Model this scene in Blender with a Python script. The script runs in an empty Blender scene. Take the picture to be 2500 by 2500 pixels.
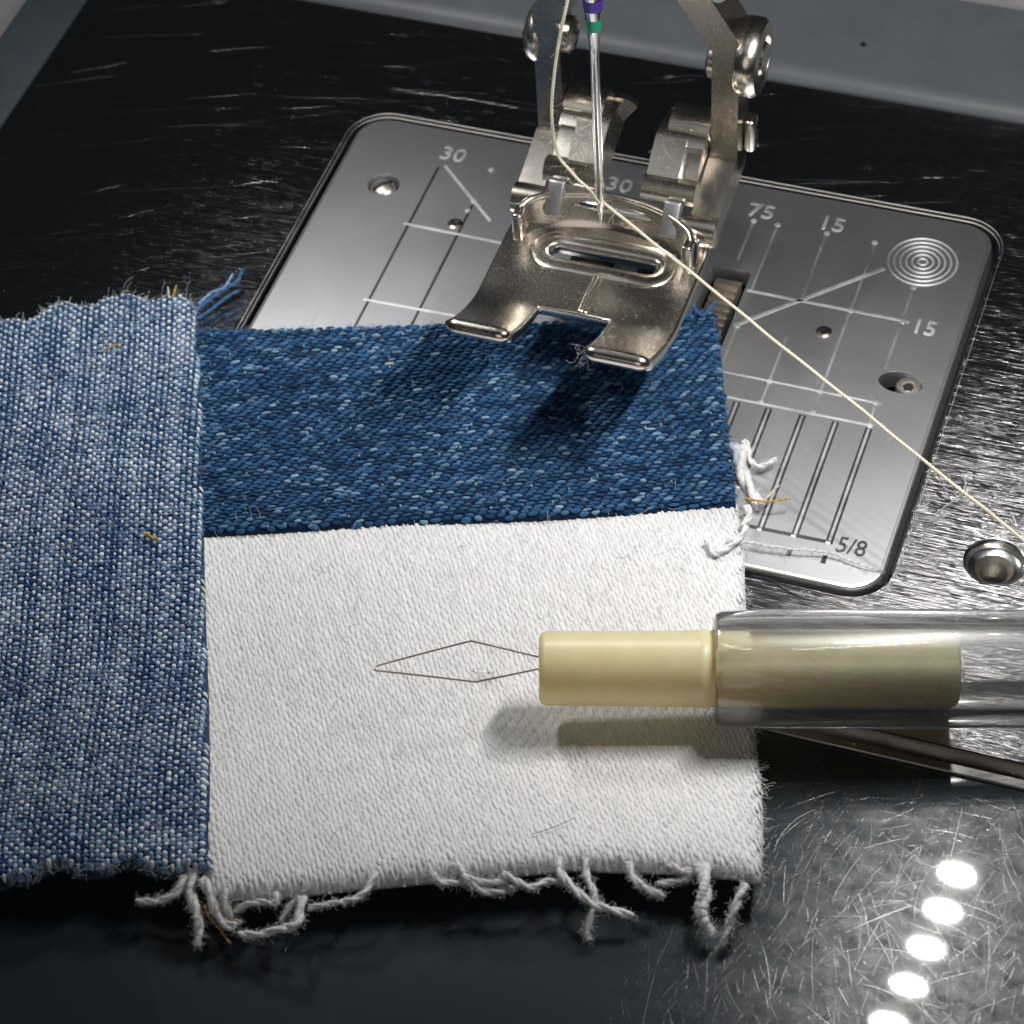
import bpy, bmesh, math, random
import numpy as np
from mathutils import Vector, Matrix
from mathutils.geometry import tessellate_polygon, delaunay_2d_cdt

# ------------------------------------------------------------------ scene, camera, world, lights
# Machine axes: X right along the needle plate, Y away from the sewer, Z up; needle axis at X=Y=0.
# One unit is one centimetre.
random.seed(7); rng = np.random.default_rng(11)
sc = bpy.context.scene
sc.unit_settings.system = 'METRIC'; sc.unit_settings.scale_length = 0.01
COL = sc.collection
PI = math.pi

CAM = np.array((7.4168, -21.7206, 22.0797))
F_PX = 7261.4
_p, _r, _y = map(math.radians, (47.391, -4.193, -21.682))
_cp, _sp = math.cos(_p), math.sin(_p)
_rt = np.array((1, 0, 0.)); _fw = np.array((0, _cp, -_sp)); _up = np.array((0, _sp, _cp))
_r2 = _rt * math.cos(_r) + _up * math.sin(_r); _u2 = -_rt * math.sin(_r) + _up * math.cos(_r)
_M = np.array([[math.cos(_y), math.sin(_y), 0], [-math.sin(_y), math.cos(_y), 0], [0, 0, 1.]])
RT, UP, FW = _M @ _r2, _M @ _u2, _M @ _fw
cam_data = bpy.data.cameras.new('camera'); cam = bpy.data.objects.new('camera', cam_data); COL.objects.link(cam)
cam.matrix_world = Matrix(((RT[0], UP[0], -FW[0], CAM[0]), (RT[1], UP[1], -FW[1], CAM[1]), (RT[2], UP[2], -FW[2], CAM[2]), (0, 0, 0, 1)))
cam_data.sensor_width = 36; cam_data.lens = F_PX / 2500 * 36
cam_data.clip_start = 0.5; cam_data.clip_end = 500
cam_data.dof.use_dof = True; cam_data.dof.focus_distance = 28.9; cam_data.dof.aperture_fstop = 0.62
sc.camera = cam

world = bpy.data.worlds.new('World'); sc.world = world; world.use_nodes = True
bg = world.node_tree.nodes['Background']; bg.inputs[0].default_value = (0.75, 0.88, 1.0, 1); bg.inputs[1].default_value = 0.012

def area(name, loc, size, power, col=(1, 0.97, 0.93), target=None, sy=None):
    l = bpy.data.lights.new(name, 'AREA'); l.shape = 'DISK'; l.size = size; l.energy = power; l.color = col
    if sy: l.shape = 'ELLIPSE'; l.size_y = sy
    o = bpy.data.objects.new(name, l); COL.objects.link(o); o.location = loc
    if target is not None: o.rotation_euler = (Vector(target) - Vector(loc)).to_track_quat('-Z', 'Y').to_euler()
    return o
LED_Y = [-0.19 - 0.58 * k for k in range(6)]
LED = [(4.36 - 0.035 * k - 0.009 * k * k, y, 8.0) for k, y in enumerate(LED_Y)]
for k, p in enumerate(LED):
    area('lamp_light', p, 0.42, (205, 172, 125, 98, 92, 100)[k], (1, 0.975, 0.94), sy=0.23).data.cycles.is_caustics_light = True
for k in range(4): area('left_lamp_light', (-4.75, 1.35 - 0.58 * k, 8.0), 0.56, 140, (1, 0.98, 0.955), sy=0.40).data.cycles.is_caustics_light = True

area('front_fill_light', (3.0, -27.0, 13.0), 16.0, 420, (1, 0.95, 0.88), (0, -3, 0))  # added soft fill from the camera side, brightens front edges and threads
sc.view_settings.view_transform = 'Standard'; sc.view_settings.look = 'None'
sc.view_settings.exposure = 0.0; sc.view_settings.gamma = 1.0; sc.view_settings.use_curve_mapping = False
sc.cycles.max_bounces = 10; sc.cycles.transmission_bounces = 10; sc.cycles.glossy_bounces = 4; sc.cycles.diffuse_bounces = 3
sc.cycles.use_adaptive_sampling = True; sc.cycles.adaptive_threshold = 0.02
sc.cycles.use_denoising = True; sc.cycles.sample_clamp_indirect = 25.0

# ------------------------------------------------------------------ helpers
def ray(px, py):
    return RT * (px - 1250) / F_PX + UP * (1250 - py) / F_PX + FW
def at(px, py, z=0.0):                       # the point at height z that the photograph shows at that spot
    v = ray(px, py); return CAM + v * ((z - CAM[2]) / v[2])
def at_y(px, py, Y):
    v = ray(px, py); return CAM + v * ((Y - CAM[1]) / v[1])

def empty(name, loc=(0, 0, 0)):
    o = bpy.data.objects.new(name, None); COL.objects.link(o); o.location = loc; o.empty_display_size = 0.2; return o
def tag(o, label=None, cat=None, group=None, kind=None):
    if label: o['label'] = label
    if cat: o['category'] = cat
    if group: o['group'] = group
    if kind: o['kind'] = kind
    return o
def link(name, me, mat=None, parent=None, smooth=True, loc=None):
    o = bpy.data.objects.new(name, me); COL.objects.link(o)
    if mat is not None and not me.materials: me.materials.append(mat)
    if smooth: me.polygons.foreach_set('use_smooth', [True] * len(me.polygons))
    if parent is not None:
        o.parent = parent
        o.matrix_parent_inverse = Matrix.Translation(-Vector(wloc(parent)))
    if loc is not None: o.location = loc
    return o
def wloc(o):
    v = Vector(o.location)
    return v
def mesh(name, verts, faces, mat=None, parent=None, smooth=True):
    me = bpy.data.meshes.new(name); me.from_pydata([tuple(map(float, v)) for v in verts], [], [tuple(f) for f in faces]); me.update()
    return link(name, me, mat, parent, smooth)
def from_bm(name, bm, mat=None, parent=None, smooth=True, bev=0, seg=2, angle=30):
    if bev:
        es = [e for e in bm.edges if len(e.link_faces) == 2 and e.calc_face_angle(0) > math.radians(angle)]
        bmesh.ops.bevel(bm, geom=es, offset=bev, segments=seg, affect='EDGES', profile=0.5, clamp_overlap=True)
    bmesh.ops.recalc_face_normals(bm, faces=bm.faces)
    me = bpy.data.meshes.new(name); bm.to_mesh(me); bm.free()
    o = link(name, me, mat, parent, smooth)
    if smooth:
        try: me.set_sharp_from_angle(angle=math.radians(50))
        except Exception: pass
    return o
def prism(name, pts, a0, a1, axis, mat, parent=None, bev=0.02, seg=2, smooth=True, xf=None):
    # pts: outline in the two other axes (order X,Y,Z without axis); extruded from a0 to a1 along axis
    bm = bmesh.new()
    def P(p, a):
        return {'X': (a, p[0], p[1]), 'Y': (p[0], a, p[1]), 'Z': (p[0], p[1], a)}[axis]
    lo = [bm.verts.new(P(p, a0)) for p in pts]; hi = [bm.verts.new(P(p, a1)) for p in pts]
    n = len(pts)
    bm.faces.new(lo[::-1]); bm.faces.new(hi)
    for i in range(n): bm.faces.new((lo[i], lo[(i + 1) % n], hi[(i + 1) % n], hi[i]))
    if xf is not None: bmesh.ops.transform(bm, matrix=xf, verts=bm.verts)
    return from_bm(name, bm, mat, parent, smooth, bev, seg)
def box(name, c, s, mat, parent=None, bev=0.02, rot=None, seg=2):
    x, y, z = (v / 2 for v in s)
    m = Matrix.Translation(c) @ (rot.to_4x4() if rot is not None else Matrix.Identity(4))
    return prism(name, [(-x, -y), (x, -y), (x, y), (-x, y)], -z, z, 'Z', mat, parent, bev, seg, xf=m)
def lathe(name, prof, mat, parent=None, n=32, origin=(0, 0, 0), axis=(0, 0, 1), caps=(True, True)):
    # prof: list of (radius, height along axis)
    q = Vector((0, 0, 1)).rotation_difference(Vector(axis).normalized()).to_matrix()
    V = []; F = []
    for r, h in prof:
        for i in range(n):
            a = 2 * PI * i / n
            V.append(q @ Vector((r * math.cos(a), r * math.sin(a), h)) + Vector(origin))
    for k in range(len(prof) - 1):
        for i in range(n):
            j = (i + 1) % n
            F.append((k * n + i, k * n + j, (k + 1) * n + j, (k + 1) * n + i))
    if caps[0]: F.append(tuple(range(n))[::-1])
    if caps[1]: F.append(tuple((len(prof) - 1) * n + i for i in range(n)))
    o = mesh(name, V, F, mat, parent)
    try: o.data.set_sharp_from_angle(angle=math.radians(45))
    except Exception: pass
    return o
def resample(pts, n):
    P = np.array(pts, float); m = len(P)
    if m == 2: t = np.linspace(0, 1, n)[:, None]; return P[0] * (1 - t) + P[1] * t
    # Catmull-Rom
    Q = np.vstack([2 * P[0] - P[1], P, 2 * P[-1] - P[-2]])
    u = np.linspace(0, m - 1 - 1e-6, n); i = u.astype(int); t = (u - i)[:, None]
    p0, p1, p2, p3 = Q[i], Q[i + 1], Q[i + 2], Q[i + 3]
    return 0.5 * (2 * p1 + (p2 - p0) * t + (2 * p0 - 5 * p1 + 4 * p2 - p3) * t ** 2 + (3 * p1 - p0 - 3 * p2 + p3) * t ** 3)
def tube_data(path, rad, k=8, closed=False, cap=True, base=0):
    P = np.array(path, float); n = len(P)
    T = np.roll(P, -1, 0) - np.roll(P, 1, 0) if closed else np.gradient(P, axis=0)
    T /= np.linalg.norm(T, axis=1)[:, None] + 1e-12
    R = np.full(n, rad) if np.isscalar(rad) else np.asarray(rad)
    ref = np.array((0, 0, 1.)) if abs(T[:, 2]).mean() < 0.8 else np.array((0, 1., 0))
    N = np.cross(T, ref); N /= np.linalg.norm(N, axis=1)[:, None] + 1e-12
    B = np.cross(N, T)
    a = np.arange(k) * 2 * PI / k
    V = P[:, None] + R[:, None, None] * (N[:, None] * np.cos(a)[None, :, None] + B[:, None] * np.sin(a)[None, :, None])
    V = V.reshape(-1, 3); F = []
    for i in range(n if closed else n - 1):
        i2 = (i + 1) % n
        for j in range(k):
            j2 = (j + 1) % k
            F.append((base + i * k + j, base + i * k + j2, base + i2 * k + j2, base + i2 * k + j))
    if cap and not closed:
        F.append(tuple(base + j for j in range(k))[::-1]); F.append(tuple(base + (n - 1) * k + j for j in range(k)))
    return V, F
def tube(name, path, rad, mat, parent=None, k=8, closed=False):
    V, F = tube_data(path, rad, k, closed); return mesh(name, V, F, mat, parent)
def rrect(x0, x1, y0, y1, r, inset=0.0, n=8):
    x0 += inset; x1 -= inset; y0 += inset; y1 -= inset; r = max(r - inset, 0.004)
    P = []
    for cx, cy, a in ((x1 - r, y1 - r, 0), (x0 + r, y1 - r, 90), (x0 + r, y0 + r, 180), (x1 - r, y0 + r, 270)):
        for i in range(n + 1):
            t = math.radians(a + 90 * i / n); P.append((cx + r * math.cos(t), cy + r * math.sin(t)))
    return P
def circle(cx, cy, r, n=40):
    return [(cx + r * math.cos(2 * PI * i / n), cy + r * math.sin(2 * PI * i / n)) for i in range(n)]
def slab(name, rings, holes, zt, hole_depth, mat, parent=None):
    # rings: [(outline, z)] from the top outline down the outside; holes: outlines cut through the top face
    V = []; F = []
    outl = rings[0][0]
    polys = [[Vector((x, y, 0)) for x, y in outl]] + [[Vector((x, y, 0)) for x, y in h] for h in holes]
    flat = [p for q in polys for p in q]
    for t in tessellate_polygon(polys): F.append(t)
    V += [(p.x, p.y, zt) for p in flat]
    n = len(outl); prev = 0
    for o, z in rings[1:]:
        b = len(V); V += [(x, y, z) for x, y in o]
        for i in range(n): F.append((prev + i, b + i, b + (i + 1) % n, prev + (i + 1) % n))
        prev = b
    off = n
    for h in holes:
        b = len(V); V += [(x, y, zt - hole_depth) for x, y in h]; m = len(h)
        for i in range(m): F.append((off + i, off + (i + 1) % m, b + (i + 1) % m, b + i))
        off += m
    bm = bmesh.new(); vs = [bm.verts.new(v) for v in V]
    for f in F:
        try: bm.faces.new([vs[i] for i in f])
        except ValueError: pass
    bmesh.ops.recalc_face_normals(bm, faces=bm.faces)
    me = bpy.data.meshes.new(name); bm.to_mesh(me); bm.free()
    return link(name, me, mat, parent, smooth=False)

# ------------------------------------------------------------------ materials
def newmat(name):
    m = bpy.data.materials.new(name); m.use_nodes = True
    nt = m.node_tree; return m, nt, nt.nodes['Principled BSDF']
def N(nt, t, **kw):
    n = nt.nodes.new(t)
    for k, v in kw.items(): setattr(n, k, v)
    return n
def L(nt, a, b): nt.links.new(a, b)
def coords(nt, scale=(1, 1, 1), rot=(0, 0, 0), loc=(0, 0, 0), use='Object'):
    tc = N(nt, 'ShaderNodeTexCoord'); mp = N(nt, 'ShaderNodeMapping')
    mp.inputs['Scale'].default_value = scale; mp.inputs['Rotation'].default_value = rot; mp.inputs['Location'].default_value = loc
    L(nt, tc.outputs[use], mp.inputs['Vector']); return mp.outputs['Vector']
def noise(nt, vec, scale, detail=3, rough=0.55):
    n = N(nt, 'ShaderNodeTexNoise'); n.inputs['Scale'].default_value = scale; n.inputs['Detail'].default_value = detail; n.inputs['Roughness'].default_value = rough
    L(nt, vec, n.inputs['Vector']); return n.outputs['Fac']
def mrange(nt, v, a, b, c, d, clamp=True):
    n = N(nt, 'ShaderNodeMapRange'); n.clamp = clamp
    for i, x in zip(('From Min', 'From Max', 'To Min', 'To Max'), (a, b, c, d)): n.inputs[i].default_value = x
    L(nt, v, n.inputs['Value']); return n.outputs['Result']
def math_n(nt, op, a, b=None):
    n = N(nt, 'ShaderNodeMath', operation=op)
    for i, x in enumerate((a, b)):
        if x is None: continue
        if isinstance(x, (int, float)): n.inputs[i].default_value = x
        else: L(nt, x, n.inputs[i])
    return n.outputs[0]
def bump(nt, h, strength, dist, normal=None):
    b = N(nt, 'ShaderNodeBump'); b.inputs['Strength'].default_value = strength; b.inputs['Distance'].default_value = dist
    L(nt, h, b.inputs['Height'])
    if normal is not None: L(nt, normal, b.inputs['Normal'])
    return b.outputs['Normal']
def scratches(nt, layers, wob=0.25):
    # fine straight-ish scratches: stretched noise cut to thin lines, patchy
    total = None
    tc = N(nt, 'ShaderNodeTexCoord')
    wn = N(nt, 'ShaderNodeTexNoise'); wn.inputs['Scale'].default_value = 0.35; wn.inputs['Detail'].default_value = 1
    L(nt, tc.outputs['Object'], wn.inputs['Vector'])
    sub = N(nt, 'ShaderNodeVectorMath', operation='SUBTRACT'); sub.inputs[1].default_value = (0.5, 0.5, 0.5); L(nt, wn.outputs['Color'], sub.inputs[0])
    scl = N(nt, 'ShaderNodeVectorMath', operation='SCALE'); scl.inputs['Scale'].default_value = wob * 4; L(nt, sub.outputs[0], scl.inputs[0])
    add = N(nt, 'ShaderNodeVectorMath', operation='ADD'); L(nt, tc.outputs['Object'], add.inputs[0]); L(nt, scl.outputs[0], add.inputs[1])
    for ang, sx, sy, width, cut, seed in layers:
        mp = N(nt, 'ShaderNodeMapping'); mp.vector_type = 'POINT'
        mp0 = N(nt, 'ShaderNodeMapping'); mp0.inputs['Rotation'].default_value = (0, 0, math.radians(ang)); L(nt, add.outputs[0], mp0.inputs['Vector'])
        mp.inputs['Scale'].default_value = (sx, sy, 1); mp.inputs['Location'].default_value = (seed * 3.7, seed * 1.9, seed)
        L(nt, mp0.outputs[0], mp.inputs['Vector'])
        n = noise(nt, mp.outputs[0], 1.0, 1.5, 0.5)
        d = math_n(nt, 'ABSOLUTE', math_n(nt, 'SUBTRACT', n, 0.5))
        line = mrange(nt, d, 0, width, 1, 0)
        mp2 = N(nt, 'ShaderNodeMapping'); mp2.inputs['Scale'].default_value = (sx * 1.3, sy * 0.22, 1); mp2.inputs['Location'].default_value = (seed, -seed * 2.3, 4 + seed)
        L(nt, mp0.outputs[0], mp2.inputs['Vector'])
        msk = mrange(nt, noise(nt, mp2.outputs[0], 1.0, 2), cut, cut + 0.08, 0, 1)
        s = math_n(nt, 'MULTIPLY', line, msk)
        total = s if total is None else math_n(nt, 'MAXIMUM', total, s)
    return total
def metal(name, col, rough, grain=60, gstr=0.15, gdist=0.004, var=0.12, spec_noise=True, big=1.5):
    m, nt, b = newmat(name)
    v = coords(nt)
    b.inputs['Metallic'].default_value = 1; b.inputs['Base Color'].default_value = (*col, 1)
    n1 = noise(nt, v, big, 3); n2 = noise(nt, v, grain, 4, 0.7)
    r = math_n(nt, 'ADD', mrange(nt, n1, 0.3, 0.7, rough - var, rough + var), mrange(nt, n2, 0.45, 0.75, 0, 0.12))
    L(nt, r, b.inputs['Roughness'])
    L(nt, bump(nt, n2, gstr, gdist), b.inputs['Normal'])
    return m
def plastic(name, col, rough, bumpy=0.0, scale=40, var=0.08):
    m, nt, b = newmat(name); v = coords(nt)
    n = noise(nt, v, 2.0, 4)
    hsv = N(nt, 'ShaderNodeHueSaturation'); hsv.inputs['Color'].default_value = (*col, 1)
    L(nt, mrange(nt, n, 0.3, 0.7, 1 - var, 1 + var), hsv.inputs['Value']); L(nt, hsv.outputs[0], b.inputs['Base Color'])
    L(nt, mrange(nt, noise(nt, v, 9, 3), 0.3, 0.7, rough - 0.05, rough + 0.06), b.inputs['Roughness'])
    if bumpy: L(nt, bump(nt, noise(nt, v, scale, 3), bumpy, 0.01), b.inputs['Normal'])
    return m

# polished, scratched steel of the bed: a mirror lobe plus a wide lobe from the wear
def bed_material():
    m, nt, b = newmat('polished_bed_steel'); out = nt.nodes['Material Output']
    v = coords(nt); bs = coords(nt, (0.9, 52, 1), (0, 0, math.radians(-12)))
    b.inputs['Metallic'].default_value = 1; b.inputs['Base Color'].default_value = (0.52, 0.52, 0.53, 1)
    L(nt, mrange(nt, noise(nt, v, 0.8, 2), 0.3, 0.7, 0.04, 0.09), b.inputs['Roughness'])
    w = N(nt, 'ShaderNodeBsdfPrincipled'); w.inputs['Metallic'].default_value = 1; w.inputs['Base Color'].default_value = (0.60, 0.60, 0.62, 1)
    w.inputs['Roughness'].default_value = 0.20
    br = noise(nt, bs, 1.0, 3, 0.7)
    L(nt, bump(nt, br, 1.0, 0.0085), w.inputs['Normal'])
    mix = N(nt, 'ShaderNodeMixShader'); sx_ = N(nt, 'ShaderNodeSeparateXYZ'); L(nt, v, sx_.inputs[0])
    wear = mrange(nt, math_n(nt, 'ADD', sx_.outputs['X'], math_n(nt, 'MULTIPLY', noise(nt, v, 0.7, 3), 2.0)), 1.5, 5.2, 0.16, 1.0)
    L(nt, math_n(nt, 'MULTIPLY', mrange(nt, br, 0.35, 0.72, 0.08, 0.65), wear), mix.inputs[0])
    L(nt, b.outputs[0], mix.inputs[1]); L(nt, w.outputs[0], mix.inputs[2]); L(nt, mix.outputs[0], out.inputs['Surface'])
    return m
def cover_material():
    m, nt, b = newmat('scratched_dark_acrylic'); out = nt.nodes['Material Output']
    v = coords(nt)
    b.inputs['Base Color'].default_value = (0.020, 0.031, 0.039, 1); b.inputs['IOR'].default_value = 1.75
    b.inputs['Roughness'].default_value = 0.028
    w = N(nt, 'ShaderNodeBsdfPrincipled'); w.inputs['Base Color'].default_value = (0.020, 0.031, 0.039, 1); w.inputs['IOR'].default_value = 1.75; w.inputs['Roughness'].default_value = 0.19
    hz = noise(nt, v, 5.0, 5, 0.75)
    L(nt, bump(nt, noise(nt, v, 60, 4, 0.75), 0.35, 0.004), w.inputs['Normal'])
    mix = N(nt, 'ShaderNodeMixShader'); L(nt, mrange(nt, hz, 0.35, 0.70, 0.05, 0.26), mix.inputs[0]); L(nt, b.outputs[0], mix.inputs[1]); L(nt, w.outputs[0], mix.inputs[2]); L(nt, mix.outputs[0], out.inputs['Surface'])
    return m
def plate_material():
    m, nt, b = newmat('satin_plate_steel')
    b.inputs['Metallic'].default_value = 1; b.inputs['Base Color'].default_value = (0.80, 0.81, 0.845, 1)
    bs = coords(nt, (150, 4, 1)); v = coords(nt)
    L(nt, mrange(nt, noise(nt, v, 1.1, 4), 0.3, 0.7, 0.395, 0.415), b.inputs['Roughness'])
    h = math_n(nt, 'ADD', noise(nt, bs, 1.0, 3), math_n(nt, 'MULTIPLY', noise(nt, v, 90, 3), 0.6))
    L(nt, bump(nt, h, 0.12, 0.003), b.inputs['Normal'])
    return m
def cloth_material(name, rough=0.9, sheen=0.25, scale=120, bstr=0.5, sat=0.25):
    m, nt, b = newmat(name); v = coords(nt)
    at_ = N(nt, 'ShaderNodeAttribute'); at_.attribute_name = 'yarn'
    hsv = N(nt, 'ShaderNodeHueSaturation'); L(nt, at_.outputs['Color'], hsv.inputs['Color'])
    f = noise(nt, v, scale, 3, 0.7)
    L(nt, mrange(nt, f, 0.3, 0.7, 1 - sat, 1 + sat), hsv.inputs['Value'])
    L(nt, hsv.outputs[0], b.inputs['Base Color']); b.inputs['Roughness'].default_value = rough
    b.inputs['Specular IOR Level'].default_value = 0.15
    b.inputs['Sheen Weight'].default_value = sheen; b.inputs['Sheen Roughness'].default_value = 0.5
    L(nt, bump(nt, f, bstr, 0.006), b.inputs['Normal'])
    return m
def plain_cloth(name, col, sheen=0.3, trans=0.0):
    m, nt, b = newmat(name); v = coords(nt)
    hsv = N(nt, 'ShaderNodeHueSaturation'); hsv.inputs['Color'].default_value = (*col, 1)
    f = noise(nt, v, 90, 3, 0.7); L(nt, mrange(nt, f, 0.3, 0.7, 0.75, 1.2), hsv.inputs['Value']); L(nt, hsv.outputs[0], b.inputs['Base Color'])
    b.inputs['Roughness'].default_value = 0.9; b.inputs['Specular IOR Level'].default_value = 0.15
    b.inputs['Sheen Weight'].default_value = sheen
    L(nt, bump(nt, f, 0.5, 0.008), b.inputs['Normal'])
    return m

M = {}
M['bed'] = bed_material(); M['cover'] = cover_material(); M['plate'] = plate_material()
M['plate_edge'] = metal('bright_plate_edge', (0.66, 0.65, 0.64), 0.25, 50, 0.1)
M['rim'] = metal('lit_rim', (0.85, 0.82, 0.78), 0.55, 50, 0.1)  # light caught by the cut-out wall, put into a paler steel
M['engraved'] = metal('bright_engraving', (0.86, 0.87, 0.89), 0.55, 40, 0.3, 0.006)
M['groove'] = metal('dark_groove', (0.12, 0.12, 0.13), 0.45, 40, 0.2)
M['nickel'] = metal('grainy_nickel', (0.79, 0.745, 0.68), 0.20, 75, 0.34, 0.004, 0.015)
M['nickel_bright'] = metal('smooth_nickel', (0.78, 0.72, 0.64), 0.2, 60, 0.12, 0.004, 0.05)
M['steel'] = metal('bright_steel', (0.80, 0.80, 0.80), 0.16, 60, 0.08, 0.002, 0.04)
M['needle'] = metal('needle_steel', (0.86, 0.87, 0.88), 0.12, 60, 0.04, 0.001, 0.03)
M['arm'] = metal('dark_reflection_nickel', (0.33, 0.30, 0.26), 0.22, 55, 0.4, 0.004, 0.05)  # same nickel as the foot, its dark reflections put into the colour
M['screw'] = metal('screw_steel', (0.80, 0.77, 0.73), 0.38, 60, 0.1, 0.002, 0.04)
M['pin'] = metal('satin_pin', (0.42, 0.42, 0.44), 0.42, 60, 0.1, 0.002, 0.03)
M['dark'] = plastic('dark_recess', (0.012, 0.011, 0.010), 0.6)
M['feed'] = metal('feed_dog_steel', (0.42, 0.38, 0.33), 0.4, 40, 0.3)
M['case'] = plastic('blue_grey_case', (0.105, 0.118, 0.13), 0.5, 0.15, 60)
M['case_light'] = plastic('light_grey_case', (0.20, 0.20, 0.205), 0.5, 0.15, 60)
M['case_dark'] = plastic('slate_case_edge', (0.040, 0.052, 0.062), 0.4, 0.1, 60)
M['head'] = plastic('machine_head_grey', (0.55, 0.58, 0.60), 0.5)
M['green'] = plastic('needle_band_green', (0.0, 0.22, 0.12), 0.3)
M['purple'] = plastic('needle_band_purple', (0.05, 0.02, 0.22), 0.3)
M['lint_dark'] = plain_cloth('dark_lint', (0.06, 0.07, 0.09), 0.1)
M['lint_pale'] = plain_cloth('pale_lint', (0.62, 0.62, 0.60), 0.2)
M['white_yarn'] = plain_cloth('white_yarn', (0.82, 0.82, 0.83))
M['white_fuzz'] = plain_cloth('white_fuzz', (0.88, 0.88, 0.88))
M['blue_yarn'] = plain_cloth('blue_yarn', (0.045, 0.14, 0.33))
M['gold_yarn'] = plain_cloth('gold_yarn', (0.55, 0.35, 0.10))
M['thread'] = plain_cloth('cream_thread', (0.74, 0.68, 0.54))
M['white_twill'] = cloth_material('white_twill', 0.9, 0.3, 110, 0.4, 0.10)
M['denim'] = cloth_material('dark_denim', 0.95, 0.1, 170, 0.9, 0.5)
M['washed'] = cloth_material('washed_denim', 0.95, 0.15, 170, 0.8, 0.35)

def yellow_plastic():
    m, nt, b = newmat('cream_yellow_plastic'); v = coords(nt)
    hsv = N(nt, 'ShaderNodeHueSaturation'); hsv.inputs['Color'].default_value = (0.95, 0.89, 0.60, 1)
    L(nt, mrange(nt, noise(nt, v, 3, 4), 0.3, 0.7, 0.93, 1.06), hsv.inputs['Value']); L(nt, hsv.outputs[0], b.inputs['Base Color'])
    b.inputs['Roughness'].default_value = 0.34
    b.inputs['Subsurface Weight'].default_value = 0.5; b.inputs['Subsurface Radius'].default_value = (1.0, 0.75, 0.25); b.inputs['Subsurface Scale'].default_value = 0.22
    L(nt, bump(nt, noise(nt, v, 45, 3), 0.08, 0.004), b.inputs['Normal'])
    t = N(nt, 'ShaderNodeBsdfTranslucent'); t.inputs[0].default_value = (0.98, 0.80, 0.36, 1)
    mxs = N(nt, 'ShaderNodeMixShader'); mxs.inputs[0].default_value = 0.30; L(nt, b.outputs[0], mxs.inputs[1]); L(nt, t.outputs[0], mxs.inputs[2]); L(nt, mxs.outputs[0], nt.nodes['Material Output'].inputs['Surface'])
    return m
def clear_plastic():
    m, nt, b = newmat('clear_acrylic'); out = nt.nodes['Material Output']
    b = N(nt, 'ShaderNodeBsdfGlass'); b.inputs['Color'].default_value = (0.985, 0.985, 0.98, 1); b.inputs['IOR'].default_value = 1.49
    v = coords(nt)
    L(nt, mrange(nt, noise(nt, v, 5, 4), 0.35, 0.75, 0.01, 0.05), b.inputs['Roughness'])
    d = N(nt, 'ShaderNodeBsdfDiffuse'); d.inputs[0].default_value = (0.85, 0.85, 0.84, 1)
    t = N(nt, 'ShaderNodeBsdfTransparent'); mx_ = N(nt, 'ShaderNodeMixShader'); m2 = N(nt, 'ShaderNodeMixShader')
    mx_.inputs[0].default_value = 0.0; L(nt, b.outputs[0], mx_.inputs[1]); L(nt, t.outputs[0], mx_.inputs[2])
    st = noise(nt, coords(nt, (3, 34, 34), (0, 0, math.radians(-15.6))), 1.0, 4, 0.7)
    L(nt, mrange(nt, st, 0.50, 0.78, 0.0, 0.10), m2.inputs[0]); L(nt, mx_.outputs[0], m2.inputs[1]); L(nt, d.outputs[0], m2.inputs[2]); g = N(nt, 'ShaderNodeBsdfGlossy'); g.inputs['Roughness'].default_value = 0.30; g.inputs['Color'].default_value = (1, 1, 1, 1)
    m3 = N(nt, 'ShaderNodeMixShader'); m3.inputs[0].default_value = 0.035; L(nt, b.outputs[0], m3.inputs[1]); L(nt, g.outputs[0], m3.inputs[2])
    m4 = N(nt, 'ShaderNodeMixShader'); L(nt, mrange(nt, st, 0.42, 0.75, 0.035, 0.15), m4.inputs[0]); L(nt, m3.outputs[0], m4.inputs[1]); L(nt, d.outputs[0], m4.inputs[2])
    L(nt, m4.outputs[0], out.inputs['Surface'])
    return m
M['yellow'] = yellow_plastic(); M['clear'] = clear_plastic()

# ------------------------------------------------------------------ the sewing machine
machine = tag(empty('sewing_machine', (0, 4, 0)), 'sewing machine bed of polished scratched steel with grey case and lamp', 'sewing machine')
# bed plate with cut-outs for the needle plate and a screw hole
PX0, PX1, PY0, PY1, PR = -3.68, 3.70, -2.93, 2.57, 0.36
cut = rrect(PX0, PX1, PY0, PY1, PR, -0.085, 10)
hole_c = (4.70, -2.17)
bedo = [(16, 4.42), (-7.72, 4.42), (-7.72, -4.53), (16, -4.53)]
bed = slab('bed_plate', [(bedo, 0), (bedo, -0.35)], [cut, circle(*hole_c, 0.30)], 0, 0.35, M['bed'], machine)
tag(bed, 'polished steel bed plate covered in fine scratches')
# bright chamfers where the bed is cut
def ring_strip(name, a, b, za, zb, mat, parent):
    n = len(a); V = [(x, y, za) for x, y in a] + [(x, y, zb) for x, y in b]
    return mesh(name, V, [(i, (i + 1) % n, n + (i + 1) % n, n + i) for i in range(n)], mat, parent)
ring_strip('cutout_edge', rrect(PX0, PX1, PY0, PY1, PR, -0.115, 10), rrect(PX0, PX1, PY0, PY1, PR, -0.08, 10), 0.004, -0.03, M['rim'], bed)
lathe('recess_floor', [(6.0, -0.36), (0.01, -0.36)], M['dark'], machine, 4, caps=(False, False))
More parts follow.
